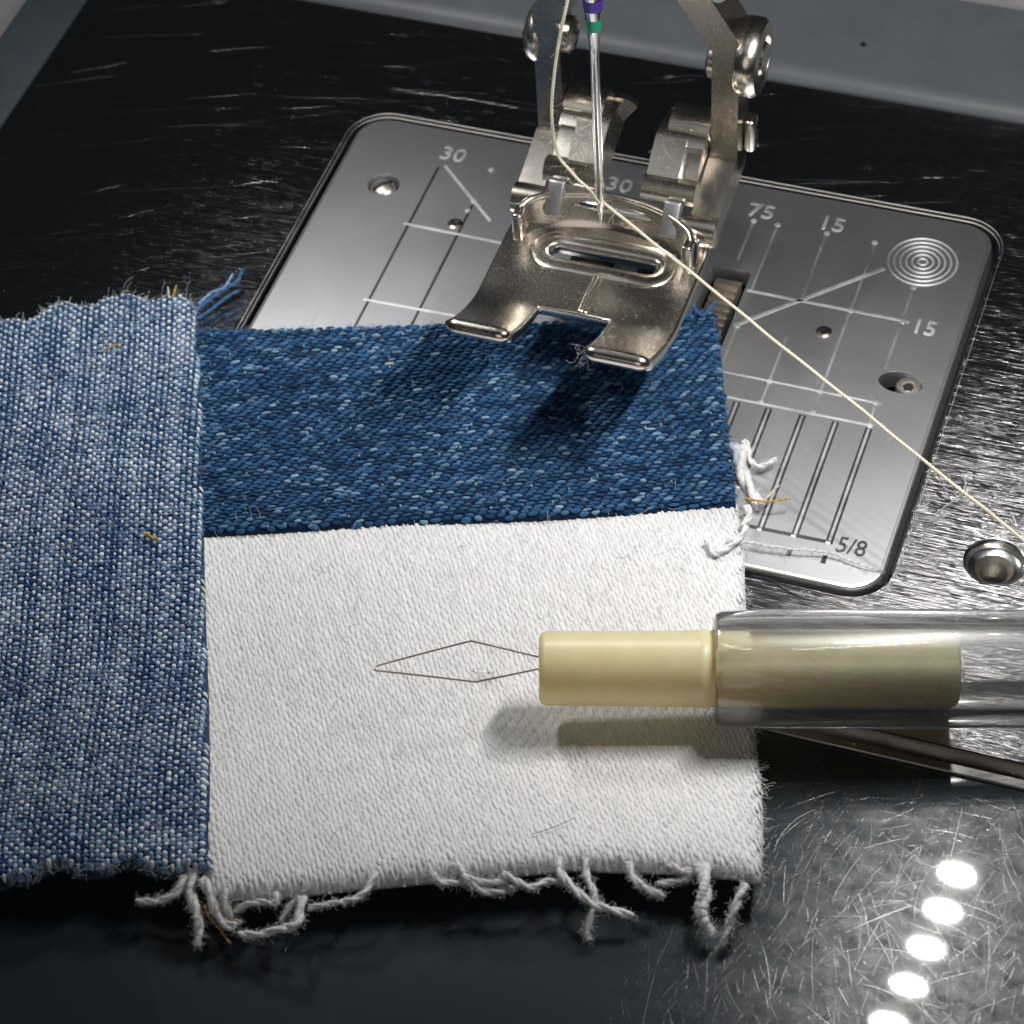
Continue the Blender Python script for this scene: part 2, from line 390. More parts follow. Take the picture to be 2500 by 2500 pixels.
# the threaded screw hole
hx, hy = hole_c
prof = [(0.315, 0.005), (0.30, 0.0), (0.275, -0.03), (0.27, -0.085), (0.262, -0.095), (0.19, -0.11)]
lathe('threaded_hole', prof, M['steel'], bed, 48, (hx, hy, 0), caps=(False, False))
prof = [(0.19, -0.11)]
for k in range(6):
    z = -0.125 - 0.07 * k; prof += [(0.175, z), (0.145, z - 0.035), (0.178, z - 0.07)]
prof += [(0.14, -0.60), (0.02, -0.60)]
lathe('hole_floor', [(0.143, -0.42), (0.003, -0.42)], M['dark'], bed, 24, (hx, hy, 0), caps=(False, False))
lathe('screw_thread', prof, M['feed'], bed, 48, (hx, hy, 0), caps=(False, False))
# front edge: groove, narrow steel strip, thin gap, dark acrylic bobbin cover
prism('front_channel', [(-4.545, -0.30), (-4.53, -0.02), (-4.57, -0.12), (-4.66, -0.16), (-4.70, -0.02), (-4.71, -0.30)], -14, 16, 'X', M['feed'], machine, 0.01)
prism('edge_strip', [(-4.70, -0.2), (-4.70, -0.03), (-4.715, -0.012), (-4.80, -0.012), (-4.815, -0.03), (-4.815, -0.2)], -14, 16, 'X', metal('dull_strip', (0.34, 0.335, 0.33), 0.42, 40, 0.1), machine, 0)
cov = prism('bobbin_cover', [(-4.835, -0.4), (-4.835, -0.03), (-4.855, -0.015), (-17, -0.015), (-17, -0.4)], -14, 16, 'X', M['cover'], machine, 0, smooth=False)
tag(cov, 'dark glossy scratched bobbin cover reflecting the lamps')
box('cover_joint', (4.62, -5.02, -0.0135), (0.018, 0.33, 0.004), M['dark'], cov, 0)
def scratch_set(name, n, x0, x1, y0, y1, z, ang_f, len_f, mat, parent, rad, keep=None):
    V = []; F = []; b = 0
    for _ in range(n):
        x, y = rng.uniform(x0, x1), rng.uniform(y0, y1)
        if keep and not keep(x, y): continue
        a = ang_f(); ln = len_f(); k = rng.normal(0, 0.12) / max(ln, 0.3); seg = 7; pts = []
        for t in np.linspace(-0.5, 0.5, seg):
            aa = a + k * t * ln * 1.5
            pts.append((x + t * ln * math.cos(aa), y + t * ln * math.sin(aa), z))
        r = rad * (0.35 + 1.3 * rng.random() ** 4)
        v, f = tube_data(pts, r * np.array([0.15, .8, 1, 1, 1, .8, .15]), 6, cap=False, base=b); v[:, 2] = z + (v[:, 2] - z) * 0.16
        V.append(v); F += f; b += len(v)
    return tag(mesh(name, np.vstack(V), F, mat, parent), kind='stuff')
SCR = metal('scratch_glint', (0.50, 0.50, 0.52), 0.15, 60, 0.0, 0.001, 0.02)
SCRD = plastic('acrylic_scratch', (0.012, 0.016, 0.020), 0.20); SCRD.node_tree.nodes['Principled BSDF'].inputs['IOR'].default_value = 2.0
off_plate = lambda x, y: (x < PX0 - 0.15 or x > PX1 + 0.15 or y < PY0 - 0.15 or y > PY1 + 0.15) and math.hypot(x - hole_c[0], y - hole_c[1]) > 0.5
scratch_set('fine_scratches', 420, -7.6, 8, -4.4, 4.3, 0.0004, lambda: math.radians(rng.normal(16, 9)), lambda: rng.uniform(0.2, 1.6), SCR, bed, 0.0030, off_plate)
scratch_set('fine_scratches', 160, -7.6, 8, -4.4, 4.3, 0.0004, lambda: rng.uniform(0, PI), lambda: rng.uniform(0.1, 0.7), SCR, bed, 0.0030, off_plate)
scratch_set('fine_scratches', 4600, 2.6, 7.2, -9.3, -5.0, -0.0146, lambda: rng.uniform(0, PI), lambda: 0.04 + 0.8 * rng.random() ** 4, SCRD, cov, 0.0019)
scratch_set('fine_scratches', 70, -6, 7.5, -11.5, -5.0, -0.0146, lambda: rng.uniform(0, PI), lambda: rng.uniform(0.4, 1.8), SCRD, cov, 0.0040)
# grey case behind and beside the bed
cb = prism('back_case', [(4.42, -0.3), (4.43, 0.02), (4.50, 0.10), (4.62, 0.14), (5.45, 0.20), (5.50, 0.23), (6.35, 0.30), (6.40, 0.36), (9.5, 0.40), (9.5, -0.3)], -7.9, 16, 'X', M['case'], machine, 0.02)
tag(cb, 'blue grey plastic case behind the steel bed')
prism('case_ledge', [(6.05, 0.28), (6.12, 0.40), (6.25, 0.45), (9.4, 0.5), (9.4, 0.28)], 0.2, 16, 'X', M['case_light'], machine, 0.1)
prism('side_case', [(-7.72, -0.3), (-7.73, 0.02), (-7.80, 0.07), (-8.38, 0.10), (-8.44, 0.02), (-8.44, -0.3)], -4.5, 7, 'Y', M['case_dark'], machine, 0.015)
prism('table_edge', [(-8.44, -0.4), (-8.46, -0.10), (-8.6, -0.04), (-14, -0.04), (-14, -0.4)], -4.5, 12, 'Y', M['case_light'], machine, 0.01)
for x, y, z in ((1.55, 5.08, 0.185), (3.6, 5.9, 0.30)):
    lathe('case_speck', [(0.035, 0), (0.03, 0.012), (0.004, 0.014)], M['dark'], cb, 12, (x, y, z))
# head with the lamp strip, above the picture
hd = prism('machine_head', [(-3.6, 8.5), (-3.2, 8.15), (2.2, 8.15), (2.5, 8.5), (2.5, 12.5), (-3.6, 12.5)], -5.2, 16, 'X', M['head'], machine, 0.25, 3)
tag(hd, 'grey underside of the machine head holding the lamp strip')
lamp = prism('lamp_strip', [(-3.0, 8.03), (0.3, 8.03), (0.3, 8.2), (-3.0, 8.2)], 3.5, 4.75, 'X', M['case_light'], machine, 0.03)
prism('lamp_strip', [(-0.8, 8.03), (1.8, 8.03), (1.8, 8.2), (-0.8, 8.2)], -5.1, -4.4, 'X', M['case_light'], machine, 0.03)

# ------------------------------------------------------------------ needle plate
ZP = 0.03
plate = tag(empty('needle_plate', (0, 0, ZP)), 'satin steel needle plate engraved with seam guide lines and numbers', 'needle plate')
def ctr(pts): return pts
feed_holes = [rrect(0.86, 1.30, -0.95, 1.18, 0.05, 0, 3), rrect(-1.30, -0.86, -0.95, 1.18, 0.05, 0, 3), rrect(-0.66, -0.16, 0.25, 1.02, 0.05, 0, 3), rrect(0.10, 0.66, 0.25, 1.02, 0.05, 0, 3), rrect(-0.5, 0.5, -0.09, 0.09, 0.085, 0, 5)]
def oval(cx, cy, a, b, ang, n=36):
    c, s = math.cos(ang), math.sin(ang)
    return [(cx + a * math.cos(t) * c - b * math.sin(t) * s, cy + a * math.cos(t) * s + b * math.sin(t) * c) for t in [2 * PI * i / n for i in range(n)]]
screw_at = [(-3.06, 1.45, 0.0), (3.30, -0.03, 0.30)]
sc_holes = [oval(-3.06, 1.46, 0.185, 0.18, 0), oval(3.235, -0.03, 0.235, 0.15, 0.0)]
pin_at = [(-2.06, 1.05), (2.28, 0.49)]
rings = [(rrect(PX0, PX1, PY0, PY1, PR, 0.05, 10), ZP), (rrect(PX0, PX1, PY0, PY1, PR, 0.022, 10), ZP - 0.008), (rrect(PX0, PX1, PY0, PY1, PR, 0.005, 10), ZP - 0.03), (rrect(PX0, PX1, PY0, PY1, PR, 0, 10), ZP - 0.06), (rrect(PX0, PX1, PY0, PY1, PR, 0, 10), ZP - 0.3)]
pb = slab('plate_body', rings, feed_holes + sc_holes, ZP, 0.22, M['plate'], plate)
ring_strip('plate_rim', rrect(PX0, PX1, PY0, PY1, PR, 0.05, 10), rrect(PX0, PX1, PY0, PY1, PR, 0.004, 10), ZP + 0.0008, ZP - 0.026, M['plate_edge'], plate)
for h in sc_holes:      # bright countersink edge round each screw
    c = np.mean(h, 0); big = [tuple(c + (np.array(p) - c) * 1.10) for p in h]; sm = [tuple(c + (np.array(p) - c) * 0.99) for p in h]
    ring_strip('countersink', big, sm, ZP + 0.0015, ZP - 0.03, M['plate_edge'], plate)
for i, (x, y, r) in enumerate(screw_at):
    s = lathe('screw', [(0.13, ZP - 0.22), (0.135, ZP - 0.05), (0.12, ZP - 0.018), (0.085, ZP - 0.015), (0.078, ZP - 0.05), (0.055, ZP - 0.08), (0.004, ZP - 0.085)] if i else [(0.15, ZP - 0.22), (0.148, ZP - 0.07), (0.13, ZP - 0.025), (0.08, ZP + 0.004), (0.004, ZP + 0.012)], M['screw'], plate, 28, (x + (0.02 if i else -0.005), y - 0.005, 0), caps=(True, False))
    if i == 1: lathe('screw_socket', [(0.062, ZP - 0.035), (0.003, ZP - 0.035)], M['dark'], s, 6, (x + 0.02, y - 0.005, 0), caps=(False, False))
    if i == 0: box('screw_slot', (x - 0.005, y, ZP - 0.008), (0.24, 0.028, 0.05), M['dark'], s, 0, Matrix.Rotation(0.9, 3, 'Z'))
for x, y in pin_at:
    lathe('locating_pin', [(0.085, ZP - 0.01), (0.085, ZP + 0.012), (0.06, ZP + 0.028), (0.035, ZP + 0.024), (0.004, ZP + 0.02)], M['nickel_bright'], plate, 24, (x, y, 0))
def strip(name, a, b, w, mat, parent, h=0.004, z=ZP):
    a = Vector((a[0], a[1], 0)); b = Vector((b[0], b[1], 0)); d = (b - a); Ln = d.length; ang = math.atan2(d.y, d.x)
    return box(name, ((a.x + b.x) / 2, (a.y + b.y) / 2, z + h / 2 - 0.001), (Ln, w, h + 0.002), mat, parent, 0, Matrix.Rotation(ang, 3, 'Z'))
E_ = M['engraved']; FA = metal('faint_engraving', (0.62, 0.63, 0.65), 0.5, 40, 0.2); DK = M['groove']
white_lines = [((-2.62, 0.91), (-1.2, 0.89), .045), ((-2.62, -0.36), (-1.2, -0.33), .045), ((-2.50, 1.95), (-1.70, 1.20), .045),
  ((1.33, 0.89), (3.11, 0.88), .042), ((1.34, 0.33), (2.66, 1.62), .055), ((1.36, -0.37), (3.12, -0.385), .03), ((1.5, -0.72), (3.10, -0.715), .035)]
for a, b, w in white_lines: strip('engraved_line', a, b, w * 0.75, E_, plate, 0.004)
faint = [((1.10, 1.97), (1.10, 1.33)), ((1.37, 1.99), (1.37, 0.87)), ((1.92, 1.98), (1.92, 0.97)), ((2.47, 1.98), (2.47, -0.70)), ((3.03, 1.42), (3.03, 0.14)), ((3.05, -0.13), (3.07, -0.70)), ((1.92, 0.31), (1.92, -0.69)), ((1.37, 0.32), (1.38, -0.34))]
for a, b in faint: strip('engraved_line', a, b, .026, FA, plate, 0.003)
dark = [((-2.56, 1.91), (-2.56, -1.2)), ((-1.98, 1.4), (-1.98, -1.2))]
for a, b in dark: strip('engraved_line', a, b, .03, DK, plate, 0.002)
for x, yb in ((1.68, -1.6), (2.02, -1.9), (2.38, -2.40), (2.73, -2.39), (3.08, -2.38)):
    g = strip('engraved_line', (x, -0.76), (x, yb), .075, DK, plate, 0.002); strip('groove_floor', (x, -0.77), (x, yb + 0.01), .028, FA, g, 0.0035)
    box('line_end', (x - 0.01, yb - 0.02, ZP + 0.003), (0.05, 0.04, 0.006), E_, g, 0.004)
strip('engraved_line', (2.05, -2.405), (3.12, -2.39), .045, DK, plate, 0.0025)
for x, y in ((1.37, 1.99), (2.46, 1.99), (1.92, 2.0), (1.10, 1.98), (3.03, 1.41), (-1.97, 2.02), (-1.99, 1.47), (-2.0, 1.30), (1.92, -0.70), (2.47, -0.70), (2.47, -0.385), (1.92, -0.38), (3.06, -0.385), (3.08, -0.72), (1.37, 0.33), (2.47, 0.88), (3.04, 0.87)):
    lathe('engraved_dot', [(0.034, ZP), (0.03, ZP + 0.007), (0.003, ZP + 0.009)], E_, plate, 12, (x, y, 0))
for k in range(6):
    r = 0.05 + 0.064 * k
    tube('rosette_ring', [(3.03 + r * math.cos(t), 1.83 + r * math.sin(t), ZP) for t in np.linspace(0, 2 * PI, 56, endpoint=False)], 0.010, E_, plate, 6, True)
def text(s, x, y, size, mat, sx=1.0):
    c = bpy.data.curves.new('engraved_number', 'FONT'); c.body = s; c.size = size; c.extrude = 0.004; c.offset = 0.002; c.align_x = 'CENTER'; c.align_y = 'CENTER'; c.resolution_u = 3
    c.materials.append(mat)
    tmp = bpy.data.objects.new('tmp', c); me = bpy.data.meshes.new_from_object(tmp); bpy.data.objects.remove(tmp); me.materials.clear(); me.materials.append(mat)
    o = bpy.data.objects.new('engraved_number', me); COL.objects.link(o); o.parent = plate; o.matrix_parent_inverse = Matrix.Translation((0, 0, -ZP)); o.location = (x, y, ZP + 0.001); o.scale = (sx, 1, 1); return o
text('30', -2.47, 2.15, 0.31, E_); text('75', 1.14, 2.15, 0.31, E_); text('15', 1.94, 2.15, 0.31, E_); text('15', 3.28, 0.83, 0.31, E_, 0.9); text('30', -0.50, 2.15, 0.31, E_)
text('5/8', 3.31, -2.40, 0.30, DK, 0.8)
for x, y in ((3.09, -2.62), (2.74, -2.62)): strip('engraved_line', (x, y - 0.06), (x, y + 0.05), .05, DK, plate, 0.002)
# feed dogs in their openings
for x0, x1, y0, y1 in ((0.93, 1.22, -0.85, 1.08), (-1.22, -0.93, -0.85, 1.08), (-0.58, -0.26, 0.32, 0.94), (0.2, 0.56, 0.32, 0.94)):
    f = box('feed_dog', ((x0 + x1) / 2, (y0 + y1) / 2, -0.13), (x1 - x0, y1 - y0, 0.16), M['feed'], plate, 0.01)
    n = int((y1 - y0) / 0.11)
    V = []; Fc = []
    for k in range(n):
        y = y0 + 0.02 + k * 0.11; b = len(V)
        V += [(x0 + .01, y, -0.055), (x1 - .01, y, -0.055), (x1 - .01, y + 0.10, -0.055), (x0 + .01, y + 0.10, -0.055), (x0 + .01, y + 0.02, 0.0), (x1 - .01, y + 0.02, 0.0)]
        Fc += [(b, b + 1, b + 5, b + 4), (b + 4, b + 5, b + 2, b + 3), (b, b + 4, b + 3), (b + 1, b + 2, b + 5)]
    tag(mesh('teeth', V, Fc, M['feed'], f, False), kind='stuff')

# ------------------------------------------------------------------ presser foot
foot = tag(empty('presser_foot_attachment', (0.03, 0, 1.1)), 'nickel presser foot with two upturned toes and oval needle slot', 'presser foot')
NK, NB = M['nickel'], M['nickel_bright']
def ztop(y):
    t = max(0.0, -0.90 - y) / 0.94
    return 1.10 + 0.40 * t ** 1.55
xs = [-1.05, -0.70, -0.36, 0.03, 0.40, 0.74, 1.09]
ys = list(np.linspace(0.62, -0.78, 8)) + [-0.90, -1.02] + list(np.linspace(-1.11, -1.84, 10))
bm = bmesh.new(); T = {}; B = {}
for i, x in enumerate(xs):
    for j, y in enumerate(ys):
        th = 0.13 + 0.02 * max(0, (-1.2 - y) / 0.5)
        xx = x
        if y > 0.1: xx = 0.03 + (x - 0.03) * (1 - 0.10 * (y - 0.1))
        z = ztop(y); T[i, j] = bm.verts.new((xx, y, z)); B[i, j] = bm.verts.new((xx, y - 0.02 * max(0, (-1.0 - y)), z - th))
jn = ys.index(-1.02)
def solid(i, j): return 0 <= i < len(xs) - 1 and 0 <= j < len(ys) - 1 and not (i in (2, 3) and j >= jn)
for i in range(len(xs) - 1):
    for j in range(len(ys) - 1):
        if not solid(i, j): continue
        bm.faces.new((T[i, j], T[i, j + 1], T[i + 1, j + 1], T[i + 1, j])); bm.faces.new((B[i, j], B[i + 1, j], B[i + 1, j + 1], B[i, j + 1]))
        for (di, dj), (a, b) in {(-1, 0): ((i, j), (i, j + 1)), (1, 0): ((i + 1, j), (i + 1, j + 1)), (0, -1): ((i, j), (i + 1, j)), (0, 1): ((i, j + 1), (i + 1, j + 1))}.items():
            if not solid(i + di, j + dj): bm.faces.new((T[a], T[b], B[b], B[a]))
bmesh.ops.delete(bm, geom=[v for v in bm.verts if not v.link_faces], context='VERTS')
bmesh.ops.recalc_face_normals(bm, faces=bm.faces)
sole = from_bm('sole', bm, NK, foot, True, 0.032, 3, 40)
SX0, SX1, SYc, SR = -0.53, 0.66, -0.155, 0.105
def stadium(x0, x1, yc, r, z, n=10):
    P = []
    for k in range(n + 1): t = -PI / 2 + PI * k / n; P.append((x1 - r + r * math.cos(t), yc + r * math.sin(t), z))
    for k in range(n + 1): t = PI / 2 + PI * k / n; P.append((x0 + r + r * math.cos(t), yc + r * math.sin(t), z))
    return P
cut_o = prism('slot_cutter', [(p[0], p[1]) for p in stadium(SX0, SX1, SYc, SR, 0)], 0.8, 1.5, 'Z', NK, None, 0)
md = sole.modifiers.new('slot', 'BOOLEAN'); md.object = cut_o; md.operation = 'DIFFERENCE'; md.solver = 'EXACT'
dg = bpy.context.evaluated_depsgraph_get(); me2 = bpy.data.meshes.new_from_object(sole.evaluated_get(dg)); sole.modifiers.clear(); sole.data = me2
bpy.data.objects.remove(cut_o)
def dense(path, n):
    P = np.array(path); P = np.vstack([P, P[:1]]); d = np.r_[0, np.cumsum(np.linalg.norm(np.diff(P, axis=0), axis=1))]
    u = np.linspace(0, d[-1], n, endpoint=False); return np.stack([np.interp(u, d, P[:, k]) for k in range(3)], 1)
pth = dense(stadium(SX0 - 0.10, SX1 + 0.10, SYc, SR + 0.10, 1.095), 90)
rim = tube('slot_rim', pth, 0.105, NB, foot, 14, True)
rim.data.transform(Matrix.Translation((0, 0, 1.095)) @ Matrix.Diagonal((1, 1, 0.32, 1)) @ Matrix.Translation((0, 0, -1.095)))
for xc, w_, hh in ((0.075, 0.040, 0.022), (0.135, 0.016, 0.012)):
    yy = np.linspace(-0.36, -1.0, 14); V = []; Fc = []
    for y in yy:
        z = ztop(y)
        for dx, dz in ((-w_, -0.02), (-w_ * 0.7, hh), (w_ * 0.7, hh), (w_, -0.02)): V.append((xc + dx, y, z + dz))
    for k in range(13):
        for q in range(3): Fc.append((k * 4 + q, (k + 1) * 4 + q, (k + 1) * 4 + q + 1, k * 4 + q + 1))
    Fc += [(0, 1, 2, 3), (13 * 4 + 3, 13 * 4 + 2, 13 * 4 + 1, 13 * 4)]
    mesh('centre_rib', V, Fc, NB, foot)
for x0_, x1_ in ((-1.045, -0.365), (0.405, 1.085)):     # rolled bead along each toe
    zt_ = ztop(-1.84)
    px_ = [(x, -1.84 - 0.012, zt_ - 0.045) for x in np.linspace(x0_, x1_, 16)]
    tube('toe_bead', px_, np.array([0.04, 0.07] + [0.088] * 12 + [0.07, 0.04]), NB, foot, 14)
# curved wall behind the needle, with its bright rim
arc = resample([(-0.90, -0.03, 0), (-0.80, 0.14, 0), (-0.45, 0.30, 0), (0.03, 0.37, 0), (0.52, 0.29, 0), (0.88, 0.10, 0), (0.98, -0.06, 0)], 40)
V = []; Fc = []
for k, p in enumerate(arc):
    nrm = np.array((p[0] - 0.03, (p[1] + 1.4), 0)); nrm /= np.linalg.norm(nrm)
    zt = 1.47 - 0.06 * abs(k / 39 * 2 - 1) ** 3
    for q, z in ((-0.10, 1.08), (-0.02, 1.16), (0.0, zt - 0.03), (0.02, zt), (0.07, zt), (0.10, zt - 0.04), (0.10, 1.05)): V.append(p + nrm * q + np.array((0, 0, z)))
for k in range(39):
    for j in range(6): Fc.append((k * 7 + j, (k + 1) * 7 + j, (k + 1) * 7 + j + 1, k * 7 + j + 1))
Fc += [tuple(range(7)), tuple(39 * 7 + j for j in range(7))[::-1]]
mesh('back_wall', V, Fc, NB, foot)
tube('wall_rim', [p + np.array((0, 0.04, 1.47 - 0.06 * abs(k / 39 * 2 - 1) ** 3)) for k, p in enumerate(arc)], 0.035, NB, foot, 8)
for x, y in ((-0.885, -0.02), (0.95, -0.03)):
    box('lug', (x, y, 1.27), (0.11, 0.22, 0.36), NB, foot, 0.03, seg=3)
    box('lug_web', (x * 1.02, y + 0.35, 1.20), (0.10, 0.5, 0.24), NK, foot, 0.03)
tube('cross_pin', [(-0.95, 0.36, 1.34), (1.0, 0.36, 1.34)], 0.055, M['steel'], foot, 14)

# ------------------------------------------------------------------ presser foot holder
hold = tag(empty('presser_foot_holder', (0.03, 1.2, 1.5)), 'nickel presser foot holder with two bent arms and latch blocks', 'foot holder')
MIR = 0.045
def mx(x, s): return MIR + s * x
for s in (-1, 1):
    pts = [(mx(x, s), z) for x, z in ((0.80, 1.42), (1.09, 1.42), (1.10, 3.16), (0.56, 4.05), (0.56, 6.2), (0.06, 6.2), (0.06, 4.1), (0.20, 3.98), (0.82, 2.99))]
    if s < 0: pts = pts[::-1]
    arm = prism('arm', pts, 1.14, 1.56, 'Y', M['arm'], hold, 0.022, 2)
    xa, xb = sorted((mx(0.80, s), mx(1.09, s)))
    prism('arm_leg', [(1.50, 1.45), (1.14, 1.63), (1.06, 1.615), (0.44, 1.42), (0.30, 1.38), (0.26, 1.22), (0.34, 1.14), (1.16, 1.22), (1.50, 1.30)], xa, xb, 'X', NK, hold, 0.022, 2)
    xk, xl = sorted((mx(0.76, s), mx(1.12, s)))
    lathe('knuckle', [(0.11, 0), (0.165, 0.02), (0.165, xl - xk - 0.02), (0.11, xl - xk)], NB, hold, 24, (xk, 0.33, 1.29), (1, 0, 0))
    # pivot pin between foot and holder
    box('pivot_pin', (mx(0.63, s), 0.27, 1.43), (0.19, 0.38, 0.10), M['pin'], hold, 0.03, Matrix.Rotation(math.radians(52), 3, 'X'), 3)
    # latch block: sloping main body, wide foot bar, recessed insert, rounded cap and ear
    x0, x1 = sorted((mx(0.26, s), mx(0.60, s)))
    prism('latch_block', [(0.46, 1.486), (0.47, 1.572), (0.98, 1.904), (1.12, 1.932), (1.50, 1.832), (1.55, 1.522), (1.1, 1.385), (0.56, 1.428)], x0, x1, 'X', NB if s < 0 else NK, hold, 0.035, 3)
    x0, x1 = sorted((mx(0.25, s), mx(0.82, s)))
    prism('latch_bar', [(0.43, 1.50), (0.44, 1.60), (0.54, 1.70), (0.66, 1.66), (0.66, 1.50), (0.52, 1.42)], x0, x1, 'X', NB, hold, 0.035, 3)
    x0, x1 = sorted((mx(0.59, s), mx(0.78, s)))
    prism('latch_insert', [(0.62, 1.486), (0.62, 1.601), (1.0, 1.860), (1.28, 1.810), (1.28, 1.486)], x0, x1, 'X', NK, hold, 0.02, 2)
    prism('latch_insert', [(0.98, 1.774), (0.93, 1.860), (1.02, 1.918), (1.16, 1.918), (1.28, 1.832), (1.28, 1.702)], x0 - 0.01, x1 + 0.01, 'X', NK, hold, 0.03, 2)
    x0, x1 = sorted((mx(0.36, s), mx(0.80, s)))
    prism('latch_cap', [(1.12, 1.860), (1.10, 1.961), (1.20, 2.033), (1.42, 2.019), (1.52, 1.882), (1.40, 1.702), (1.2, 1.702)], x0, x1, 'X', NB, hold, 0.05, 3)
    xe = -0.30 if s < 0 else 0.40
    ear = [(xe - 0.20, 1.4)] + [(xe + 0.02 * q + 0.105 * math.cos(t), 1.76 + 0.10 * math.sin(t)) for q, t in enumerate(np.linspace(PI * 0.95, 0.05 * PI, 8))] + [(xe + 0.12, 1.6), (xe + 0.0, 1.4)]
    prism('latch_ear', ear, 1.50, 1.58, 'Y', NK, hold, 0.015, 2)
    # big screw through the arm
    xo = mx(1.085, s)
    if s > 0: pr_ = [(0.40, -0.02), (0.42, 0.0), (0.42, 0.15), (0.38, 0.20), (0.24, 0.21), (0.22, 0.17), (0.20, 0.17), (0.16, 0.22), (0.004, 0.23)]
    else: pr_ = [(0.33, -0.02), (0.34, 0.02), (0.31, 0.10), (0.20, 0.16), (0.004, 0.18)]
    lathe('arm_screw', pr_, NB, hold, 40, (xo, 1.42, 2.66 if s < 0 else 2.78), (s, 0, 0))
    lathe('screw_end', [(0.20, 0), (0.20, 0.10), (0.15, 0.13), (0.10, 0.10), (0.004, 0.09)], NB, hold, 28, (mx(0.85, s), 1.38, 2.70), (-s, 0, 0))
box('side_tab', (1.20, 1.45, 1.75), (0.12, 0.2, 0.42), NB, hold, 0.05, seg=3)
lathe('presser_bar', [(0.30, 5.2), (0.30, 8.3)], M['steel'], hold, 24, (0.045, 1.42, 0))
lathe('clamp_screw', [(0.26, 0.0), (0.28, 0.03), (0.28, 0.25), (0.2, 0.3), (0.01, 0.3)], M['case_light'], hold, 24, (0.80, 1.10, 4.05), (0.95, -0.3, 0.05))

# ------------------------------------------------------------------ needle
ndl = tag(empty('sewing_needle', (0, 0, 1.45)), 'slim steel sewing needle with purple and green colour bands', 'needle')
z0 = 1.45
nprof = [(0.003, z0), (0.012, z0 + 0.06), (0.030, z0 + 0.18), (0.042, z0 + 0.30), (0.047, z0 + 0.42), (0.046, z0 + 1.6), (0.047, z0 + 2.2), (0.055, z0 + 2.35), (0.078, z0 + 2.62), (0.098, z0 + 2.85), (0.10, z0 + 5.4)]
nb = lathe('shaft', nprof, M['needle'], ndl, 24, (0, 0, 0))
eye = box('eye_cutter', (0, 0, z0 + 0.34), (0.034, 0.3, 0.13), NK, None, 0)
gro = box('groove_cutter', (0, -0.052, z0 + 1.45), (0.026, 0.045, 2.1), NK, None, 0)
for c_ in (eye, gro):
    md = nb.modifiers.new('cut', 'BOOLEAN'); md.object = c_; md.operation = 'DIFFERENCE'; md.solver = 'EXACT'
dg = bpy.context.evaluated_depsgraph_get(); me2 = bpy.data.meshes.new_from_object(nb.evaluated_get(dg)); nb.modifiers.clear(); nb.data = me2
for c_ in (eye, gro): bpy.data.objects.remove(c_)
for h0, h1, m_ in ((2.53, 2.67, 'green'), (2.78, 2.91, 'purple')):
    def rr(h): return np.interp(h, [2.2, 2.35, 2.62, 2.85, 5.4], [0.047, 0.055, 0.078, 0.098, 0.10]) + 0.003
    lathe('colour_band', [(rr(h), z0 + h) for h in np.linspace(h0, h1, 5)], M[m_], ndl, 24, (0, 0, 0), caps=(False, False))
lathe('needle_bar', [(0.10, 5.6), (0.33, 5.7), (0.33, 8.3)], M['steel'], ndl, 24, (0, 0, 0))

# ------------------------------------------------------------------ patchwork swatch
sw_c = at(1000, 1450, 0.0)
swatch = tag(empty('patchwork_swatch', (sw_c[0], sw_c[1], 0.0)), 'patchwork swatch of washed denim, dark denim and frayed white twill', 'fabric')
def smooth01(t): t = np.clip(t, 0, 1); return t * t * (3 - 2 * t)
def poly_dist(P, poly):
    P = np.asarray(P)[:, :2]; Q = np.asarray(poly); d = np.full(len(P), 1e9)
    for a, b in zip(Q, np.roll(Q, -1, 0)):
        ab = b - a; t = np.clip(((P - a) @ ab) / (ab @ ab + 1e-12), 0, 1)
        d = np.minimum(d, np.linalg.norm(P - (a + t[:, None] * ab), axis=1))
    return d
def inside(P, poly):
    P = np.asarray(P); Q = np.asarray(poly); c = np.zeros(len(P), bool)
    for a, b in zip(Q, np.roll(Q, -1, 0)):
        cond = ((a[1] > P[:, 1]) != (b[1] > P[:, 1]))
        xint = (b[0] - a[0]) * (P[:, 1] - a[1]) / (b[1] - a[1] + 1e-12) + a[0]
        c ^= cond & (P[:, 0] < xint)
    return c
EV = np.array((0.318, -0.948)); EU = np.array((0.948, 0.318))     # towards the sewer / across the swatch
V0 = at(1000, 1280, 0.1)[:2] @ EV                                   # the seam between denim and white
VB = at(1150, 2120, 0.5)[:2] @ EV                                   # frayed bottom edge
def wob(P, s, seed):
    return np.sin(P[:, 0] * s + seed) * np.cos(P[:, 1] * s * 1.13 + seed * 2.1) + 0.5 * np.sin(P[:, 0] * s * 2.3 - P[:, 1] * s * 1.7 + seed * 3)
def z_white(P):
    v = (P[:, :2] @ EV - V0); Ln = VB - V0
    return 0.068 + 0.04 * smooth01((v - 0.05) / 0.6) + 0.36 * smooth01((v - 0.45 * Ln) / (0.55 * Ln)) + 0.015 * wob(P, 1.3, 1.0)
def z_denim(P):
    return 0.15 + 0.012 * wob(P, 1.6, 2.0)
def z_left(P):
    v = (P[:, :2] @ EV - V0); Ln = VB - V0
    return 0.24 + 0.30 * smooth01((v - 0.3 * Ln) / (0.7 * Ln)) + 0.025 * wob(P, 1.1, 4.0)
def outline(pts, zf, it=4):
    out = []
    for px, py in pts:
        z = 0.2
        for _ in range(it): p = at(px, py, z); z = float(zf(p[None])[0])
        out.append(at(px, py, z)[:2])
    return np.array(out)
left_top = [(-300, 800), (-120, 768), (0, 774), (40, 768), (62, 776), (84, 765), (124, 737), (161, 728), (202, 740), (230, 734), (258, 721), (304, 706), (335, 714), (370, 726), (397, 720), (441, 710), (469, 728), (480, 752)]
